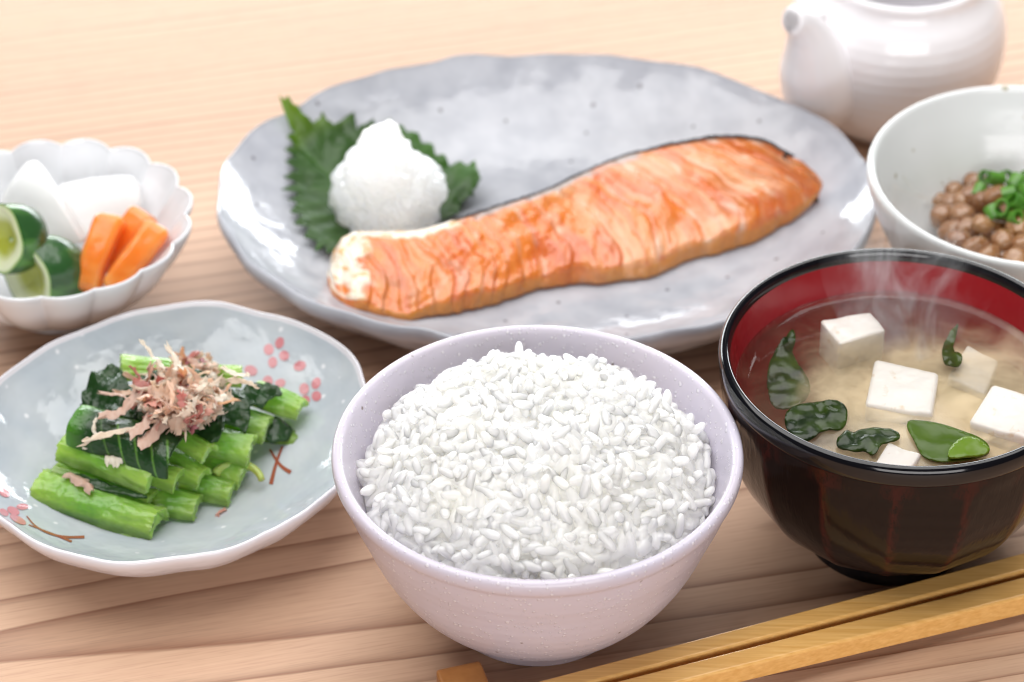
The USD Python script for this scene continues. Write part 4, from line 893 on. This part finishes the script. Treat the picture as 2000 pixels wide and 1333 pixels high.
# cucumber pieces: thick half moons with dark skin
def cucumber(label, face_px, fz, tip_px, tz, r, seed, slant=.35):
    """a blunt cucumber end: skin runs from the cut face round the tip, the face is pale and a little hollow"""
    A, B_ = at(*face_px, fz), at(*tip_px, tz); L = np.linalg.norm(B_ - A); Rm = frame(B_ - A, [0, 0, 1.0])
    n, k = 44, 72; s = np.linspace(0, 1, n); q = np.linspace(0, 2 * PI, k, endpoint=False); S_, Q_ = np.meshgrid(s, q, indexing='ij')
    rr = r * (1 - np.clip((S_ - .25) / .75, 0, 1) ** 2.4) ** .55 * (1 + .035 * np.sin(Q_ * 5 + seed) * (1 - S_) + .03 * np.sin(2 * Q_ + seed))
    X_ = S_ * L + slant * np.cos(Q_ - 1.9) * rr * (1 - S_) ** 2
    W = np.stack([X_, rr * np.cos(Q_), rr * np.sin(Q_)], -1) @ Rm.T + A
    T_ = Thing('cucumber_piece', label, 'cucumber', (*((A + B_) / 2)[:2], min(fz, tz) - r))
    stripe = fbm(np.stack([np.cos(Q_) * 3, np.sin(Q_) * 3, S_ * 1.5 + seed], -1), 3, seed)
    c = np.array([.026, .082, .024]) + np.clip((stripe - .48) * 4, 0, 1)[..., None] * np.array([.05, .12, .02])
    m = trimesh.Trimesh(W.reshape(-1, 3), grid_faces(n, k, wrap_v=True), process=False)
    if (m.face_normals * (m.triangles_center - (A + B_) / 2)).sum(1).mean() < 0: m.faces = m.faces[:, ::-1]
    T_.part('skin', m, cuke_skin, col=c.reshape(-1, 3), label='dark green glossy skin')
    h = np.linspace(0, 1, 24); H_, Q2 = np.meshgrid(h, q, indexing='ij'); r0 = rr[0][None] * .985
    X2 = (slant * np.cos(Q2 - 1.9) * r0) * H_ + .34 * r * np.exp(-(H_ / .55) ** 2) - .0006 * np.exp(-((H_ - .86) / .1) ** 2) + (fbm(np.stack([H_ * np.cos(Q2) * 4, H_ * np.sin(Q2) * 4, 0 * H_ + seed], -1), 3, seed) - .5) * .0016 * (1 - H_)
    W2 = np.stack([X2, H_ * r0 * np.cos(Q2), H_ * r0 * np.sin(Q2)], -1) @ Rm.T + A
    fl = trimesh.Trimesh(W2.reshape(-1, 3), grid_faces(24, k, wrap_v=True), process=False)
    if (fl.face_normals @ (A - B_)).mean() < 0: fl.faces = fl.faces[:, ::-1]
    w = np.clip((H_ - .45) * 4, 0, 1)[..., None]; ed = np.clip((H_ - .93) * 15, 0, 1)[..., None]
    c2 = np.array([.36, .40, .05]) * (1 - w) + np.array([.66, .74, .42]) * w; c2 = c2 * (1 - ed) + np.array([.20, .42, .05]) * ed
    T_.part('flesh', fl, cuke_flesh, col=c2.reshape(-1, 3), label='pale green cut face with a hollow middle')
g = G(); p = g.pos(); cuke_skin = g.done('cucumber_skin', g.principled(base_color=g.attr(), roughness=.2, specular_ior_level=.55, normal=g.bump(g.noise(p, 200., 3.0), .35, .001)))
cuke_flesh = waxy('cucumber_flesh', 'attr', .4, .22, rad=(.7, 1, .3))
cucumber('cucumber chunk lying in front with its dark skin facing the carrots', (50, 538), .0225, (172, 528), .0165, .0130, 3)
cucumber('cucumber chunk leaning on the other one at the left edge of the photo', (-2, 465), .0350, (86, 466), .0285, .0122, 7, .25)

# ------------------------------------------------------------------ natto bowl
NC = np.array([.1752, .8036]); NZ = .058
natto_glaze = glaze('natto_bowl_glaze', (.70, .725, .72), .14, speck=(150., .22, (.36, .33, .22), .72), lump=.0003, lump_scale=40., tint=((.74, .755, .76), 24.))
nin = dens(chaikin(mm([(0, 9), (14, 9.5), (27, 14), (38, 24), (45.5, 37), (50, 49), (51.9, 55.5), (52.5, 57.4), (53.5, 58.2), (54.8, 57.8), (55.4, 56.2), (54.6, 51), (51, 41), (45.8, 30), (38.6, 19.5), (30, 11.5), (25, 8.4), (23.6, 6), (23.6, 0.6), (22.6, 0), (21, .4), (20.5, 5), (0, 6)]), 2), .0012)
nb = Thing('natto_bowl', 'white bowl with faint brown specks at the right edge, holding natto', 'bowl', (*NC, 0))
nb.part('body', shell(NC, nin, 200), natto_glaze)
def bean_material():
    g = G(); p = g.pos(); rnd = g.add('object_info', 'random')
    base = g.mix(rnd, (.22, .092, .033), (.38, .195, .08))
    n = g.noise(p, 130., 3.0, .6)
    col = g.mix(g.ramp(n, [(.42, (0, 0, 0)), (.66, (1, 1, 1))]), base, (.30, .13, .055))
    d = g.noise(p, 85., 2.0, .5); col = g.mix(g.ramp(d, [(.66, (0, 0, 0)), (.72, (1, 1, 1))]), col, (.06, .03, .03))
    return g.done('natto_bean', g.principled(base_color=col, roughness=.22, specular_ior_level=.5, coat_weight=.6, coat_roughness=.10, subsurface_weight=.15, subsurface_scale=.003, subsurface_radius=(1, .6, .3), normal=g.bump(g.noise(p, 420., 3.0), .8, .001)))
bean_m = bean_material()
ico = trimesh.creation.icosphere(3, 1.0)
def bean(px, py, z, r=(.0051, .0043, .0041), label='glossy brown natto bean in the white bowl', seed=None):
    seed = int(px * 7 + py); q = np.random.default_rng(seed); v = np.array(ico.vertices)
    v = v * (1 + .17 * (fbm(v * 1.5 + seed, 3, seed % 50)[:, None] - .5) * 2 - .05 * np.exp(-((v[:, 1:2] - .15) / .10) ** 2) * (v[:, 2:] > 0)) * (np.array(r) * q.uniform(.84, 1.14, 3))
    yaw = q.uniform(0, PI); tl = q.normal(0, .4); R1 = trimesh.transformations.euler_matrix(tl, q.normal(0, .4), yaw)[:3, :3]
    single('natto_bean', label, 'natto bean', (v @ R1.T + at(px, py, z), ico.faces), bean_m, group='natto beans in the white bowl')
beans = [(1880, 420, .031), (1923, 440, .034), (1875, 470, .0345), (1907, 487, .0355), (1959, 472, .0365), (1944, 384, .034), (1900, 385, .030), (1865, 375, .0265), (1906, 357, .029), (1840, 424, .0265), (1855, 452, .0285), (1990, 445, .036), (1998, 480, .036), (1925, 505, .034), (1985, 510, .034), (1860, 398, .027), (1925, 400, .030), (1840, 400, .0245), (1972, 420, .034), (1890, 450, .030), (1945, 450, .0315), (1880, 400, .0275), (2010, 420, .036), (2015, 460, .035), (1900, 510, .031), (1960, 500, .032), (1960, 395, .030), (2020, 390, .034)]
for bx, by, bz in beans: bean(bx, by, bz)
base = [(1870, 430), (1910, 430), (1950, 430), (1990, 430), (1890, 470), (1930, 470), (1970, 470), (2010, 480), (1850, 410), (1900, 400), (1950, 400), (2000, 400), (1880, 490), (1920, 490)]
for bx, by in base: bean(bx + 7, by + 5, .0250)
g = G(); p = g.pos()
onion_m = g.done('spring_onion', g.add('mix_closure', 'closure', fac=.3, closure1=g.principled(base_color=g.mix(g.noise(p, 190., 2.0), (.03, .17, .035), (.26, .54, .07)), roughness=.16, specular_ior_level=.6), closure2=g.add('translucent_bsdf', 'BSDF', color=(.25, .6, .06))))
def ring(px, py, z, r, h, axis, seed):
    q = np.random.default_rng(seed); n = 30; th = np.linspace(0, 2 * PI, n, endpoint=False)
    sec = np.array([(1, -1), (1.0, 1), (.76, 1), (.76, -1)]); sec = np.repeat(sec, 1, 0)
    rr = r * (1 + .12 * np.sin(2 * th + seed)); V_ = np.stack([np.stack([a * rr * np.cos(th), a * rr * np.sin(th), np.full(n, b_ * h / 2)], -1) for a, b_ in sec], 0).reshape(-1, 3)
    f = grid_faces(4, n, wrap_v=True, wrap_u=True); ax = np.array(axis, float); ax /= np.linalg.norm(ax); Rm = frame(np.cross(ax, [.3, .9, .1]), np.cross(ax, np.cross(ax, [.3, .9, .1])))
    m = outward(trimesh.Trimesh(V_ @ Rm.T + at(px, py, z), f, process=False))
    single('spring_onion_ring', 'chopped bright green spring onion ring on the natto', 'spring onion', m, onion_m, smooth=40, group='spring onion rings on the natto')
for i, (x, y, z, r, h) in enumerate([(1925, 345, .034, .0024, .006), (1945, 350, .037, .0027, .007), (1965, 345, .037, .0025, .006), (1985, 355, .040, .0030, .006), (1972, 378, .041, .0030, .006), (1958, 408, .0405, .0032, .008), (1940, 415, .038, .0028, .006), (1985, 395, .042, .0030, .007), (2003, 375, .042, .0028, .006), (1912, 372, .0335, .0022, .006), (1982, 425, .040, .0026, .006), (2008, 345, .040, .0028, .006), (2012, 400, .042, .003, .006)]):
    q = np.random.default_rng(i + 40); ring(x, y, z, r * .86, h * .8, (q.normal(), q.normal() - .3, q.uniform(.2, 1.2)), i)
# sticky threads up the far wall of the bowl
g = G(); thread_m = g.done('natto_thread', g.principled(base_color=(.8, .78, .72), roughness=.1, alpha=.55))
def natto_wall(T, z):
    k = int(np.argmax(nin[:, 1])); r = float(np.interp(z, nin[:k, 1], nin[:k, 0])) - .0004
    return np.array([NC[0] + r * math.cos(T), NC[1] + r * math.sin(T), z])
nt = Thing('natto_threads', 'sticky pale threads between the natto beans and up the bowl wall', 'natto threads', (*NC, .025))
for i in range(46):
    if i < 16:
        T = rng.uniform(1.7, 3.9); a = natto_wall(T, rng.uniform(.030, .043)); bx, by, bz = beans[rng.integers(len(beans))]; e = at(bx, by, bz) + [0, 0, .003]
        if np.linalg.norm(a - e) > .03: continue
    else:
        q1, q2 = rng.integers(len(beans), size=2); a, e = at(*beans[q1]) + [0, 0, .0038], at(*beans[q2]) + [0, 0, .0038]
        if np.linalg.norm(a - e) > .014 or q1 == q2: continue
    t = np.linspace(0, 1, 14)[:, None]; P = a * (1 - t) + e * t; P[:, 2] -= .002 * np.sin(PI * t[:, 0])
    nt.part('thread', tube(P, rng.uniform(.00010, .00022), 6), thread_m)

# ------------------------------------------------------------------ teapot
TC = np.array([.1450, .9300])
pot_glaze = glaze('pot_glaze', (.87, .855, .88), .12, lump=.00015, lump_scale=60.)
tp = Thing('sauce_pot', 'white porcelain pot with a short spout, cut by the top edge of the photo', 'pot', (*TC, 0))
def ribs(T, u, z): return .00008 * np.sin(z * 2 * PI / .0040 + .5 * np.sin(T)) * np.clip((z - .008) / .01, 0, 1) * (z < .052) * (u > .028)
body = dens(chaikin(mm([(0, 6), (20, 6.5), (33, 14), (37.8, 28), (38, 40), (35, 50), (30.5, 56), (28.5, 60), (28.6, 63), (29.6, 64.6), (31, 64.6), (31.8, 63), (31.4, 60.5), (33, 57.5), (37, 52.5), (40.2, 44), (41, 34), (39.6, 24), (36, 14), (30.5, 6), (26, 2), (24, 0.4), (22, 0), (0, .5)]), 2), .001)
tp.part('body', shell(TC, body, 220, dr=ribs), pot_glaze)
def spout():
    az = math.radians(-90 - 50); d = np.array([math.cos(az), math.sin(az), 0]); C = np.array([*TC, 0])
    # a drop shaped swelling that leans out from the wall and ends in a short round mouth
    path = np.array([C + d * .0335 + [0, 0, .012], C + d * .0370 + [0, 0, .0185], C + d * .0395 + [0, 0, .028], C + d * .0425 + [0, 0, .038], C + d * .0455 + [0, 0, .0475], C + d * .0490 + [0, 0, .0555], C + d * .0530 + [0, 0, .0608], C + d * .0570 + [0, 0, .0632]])
    rad = np.array([.004, .0120, .0148, .0140, .0108, .0078, .0060, .0053])
    from scipy.interpolate import PchipInterpolator as PI_
    L = np.linspace(0, 1, len(path)); t = np.linspace(0, 1, 60); P, R_ = PI_(L, path)(t), PI_(L, rad)(t)
    # round the lip and run back inside
    ax = P[-1] - P[-2]; ax /= np.linalg.norm(ax)
    P = np.vstack([P, P[-1] + ax * .0008, P[-1] + ax * .0008, P[-1] - ax * .001, P[-1] - ax * .016]); R_ = np.concatenate([R_, [.0046, .0036, .0029, .0028]])
    return tube(P, R_, 48)
tp.part('spout', spout(), pot_glaze)

# ------------------------------------------------------------------ chopsticks and their rest
def chop_material():
    g = G(); p = g.pos()
    f1 = g.noise(g.map(p, scale=(40, 900, 900), rot=(0, 0, -.36)), 1.0, 3.0, .6)
    col = g.mix(g.ramp(f1, [(.3, (0, 0, 0)), (.7, (1, 1, 1))]), (.70, .37, .095), (.84, .50, .17))
    return g.done('chopstick_wood', g.principled(base_color=col, roughness=.34, specular_ior_level=.5, coat_weight=.2, coat_roughness=.2, normal=g.bump(f1, .2, .0005)))
chop_m = chop_material()
def chopstick(label, a, b, za, zb, w0, w1, seed, roll=0.0):
    A, B_ = at(*a, za), at(*b, zb); ax = B_ - A; L = np.linalg.norm(ax); ax /= L; side = np.cross([0, 0, 1.0], ax); side /= np.linalg.norm(side); up = np.cross(ax, side)
    n = 60; t = np.linspace(0, 1, n)
    sq = []; cr = .30
    for cx, cy, a0 in ((1, 1, 0), (-1, 1, 1), (-1, -1, 2), (1, -1, 3)):
        for q in np.linspace(0, PI / 2, 6): sq.append((cx * (1 - cr) + cr * math.cos(q + a0 * PI / 2), cy * (1 - cr) + cr * math.sin(q + a0 * PI / 2)))
    sq = np.array(sq); k = len(sq); sd = side * math.cos(roll) + up * math.sin(roll); uu = np.cross(ax, sd)
    w = (w0 + (w1 - w0) * t)[:, None, None] / 2
    P = A + ax * L * t[:, None, None] + w * (sq[None, :, :1] * sd + sq[None, :, 1:] * uu)
    v = P.reshape(-1, 3); i = np.arange(k); j = (i + 1) % k; c = len(v); e = (n - 1) * k
    f = np.vstack([grid_faces(n, k, wrap_v=True), np.stack([np.full(k, c), j, i], 1), np.stack([np.full(k, c + 1), e + i, e + j], 1)])
    m = outward(trimesh.Trimesh(np.vstack([v, P[0].mean(0), P[-1].mean(0)]), f, process=False))
    single('chopstick', label, 'chopstick', m, chop_m, smooth=50)
chopstick('wooden chopstick lying further from the viewer, beside the bowls', (780, 1428), (2300, 1037), .0125, .0048, .0052, .0086, 1)
chopstick('thicker looking wooden chopstick lying nearer the viewer', (840, 1452), (2330, 1082), .0125, .0050, .0056, .0092, 2)
def rest_block():
    c = np.array([at(850, 1307, .0095), at(938, 1288, .0095)]); ax = c[1] - c[0]; L = np.linalg.norm(ax); ax /= L; sd = np.array([ax[1], -ax[0], 0]) 
    m = rounded_box((L, .042, .0095), .0010, 5); v = np.array(m.vertices)
    dip = (v[:, 2] > 0) * .0018 * np.exp(-((v[:, 1]) / .012) ** 2)
    o = (c[0] + c[1]) / 2 + sd * .021; o[2] = .00475
    m.vertices = v[:, :1] * ax + v[:, 1:2] * sd + (v[:, 2] - dip)[:, None] * [0, 0, 1.0] + o
    g = G(); p = g.pos(); f1 = g.noise(g.map(p, scale=(300, 300, 900)), 1.0, 4.0, .6)
    mt = g.done('rest_wood', g.principled(base_color=g.mix(f1, (.36, .13, .03), (.55, .25, .07)), roughness=.36, normal=g.bump(f1, .2, .0005)))
    single('chopstick_rest', 'orange brown wooden chopstick rest in front of the rice bowl', 'chopstick rest', outward(m), mt)
rest_block()
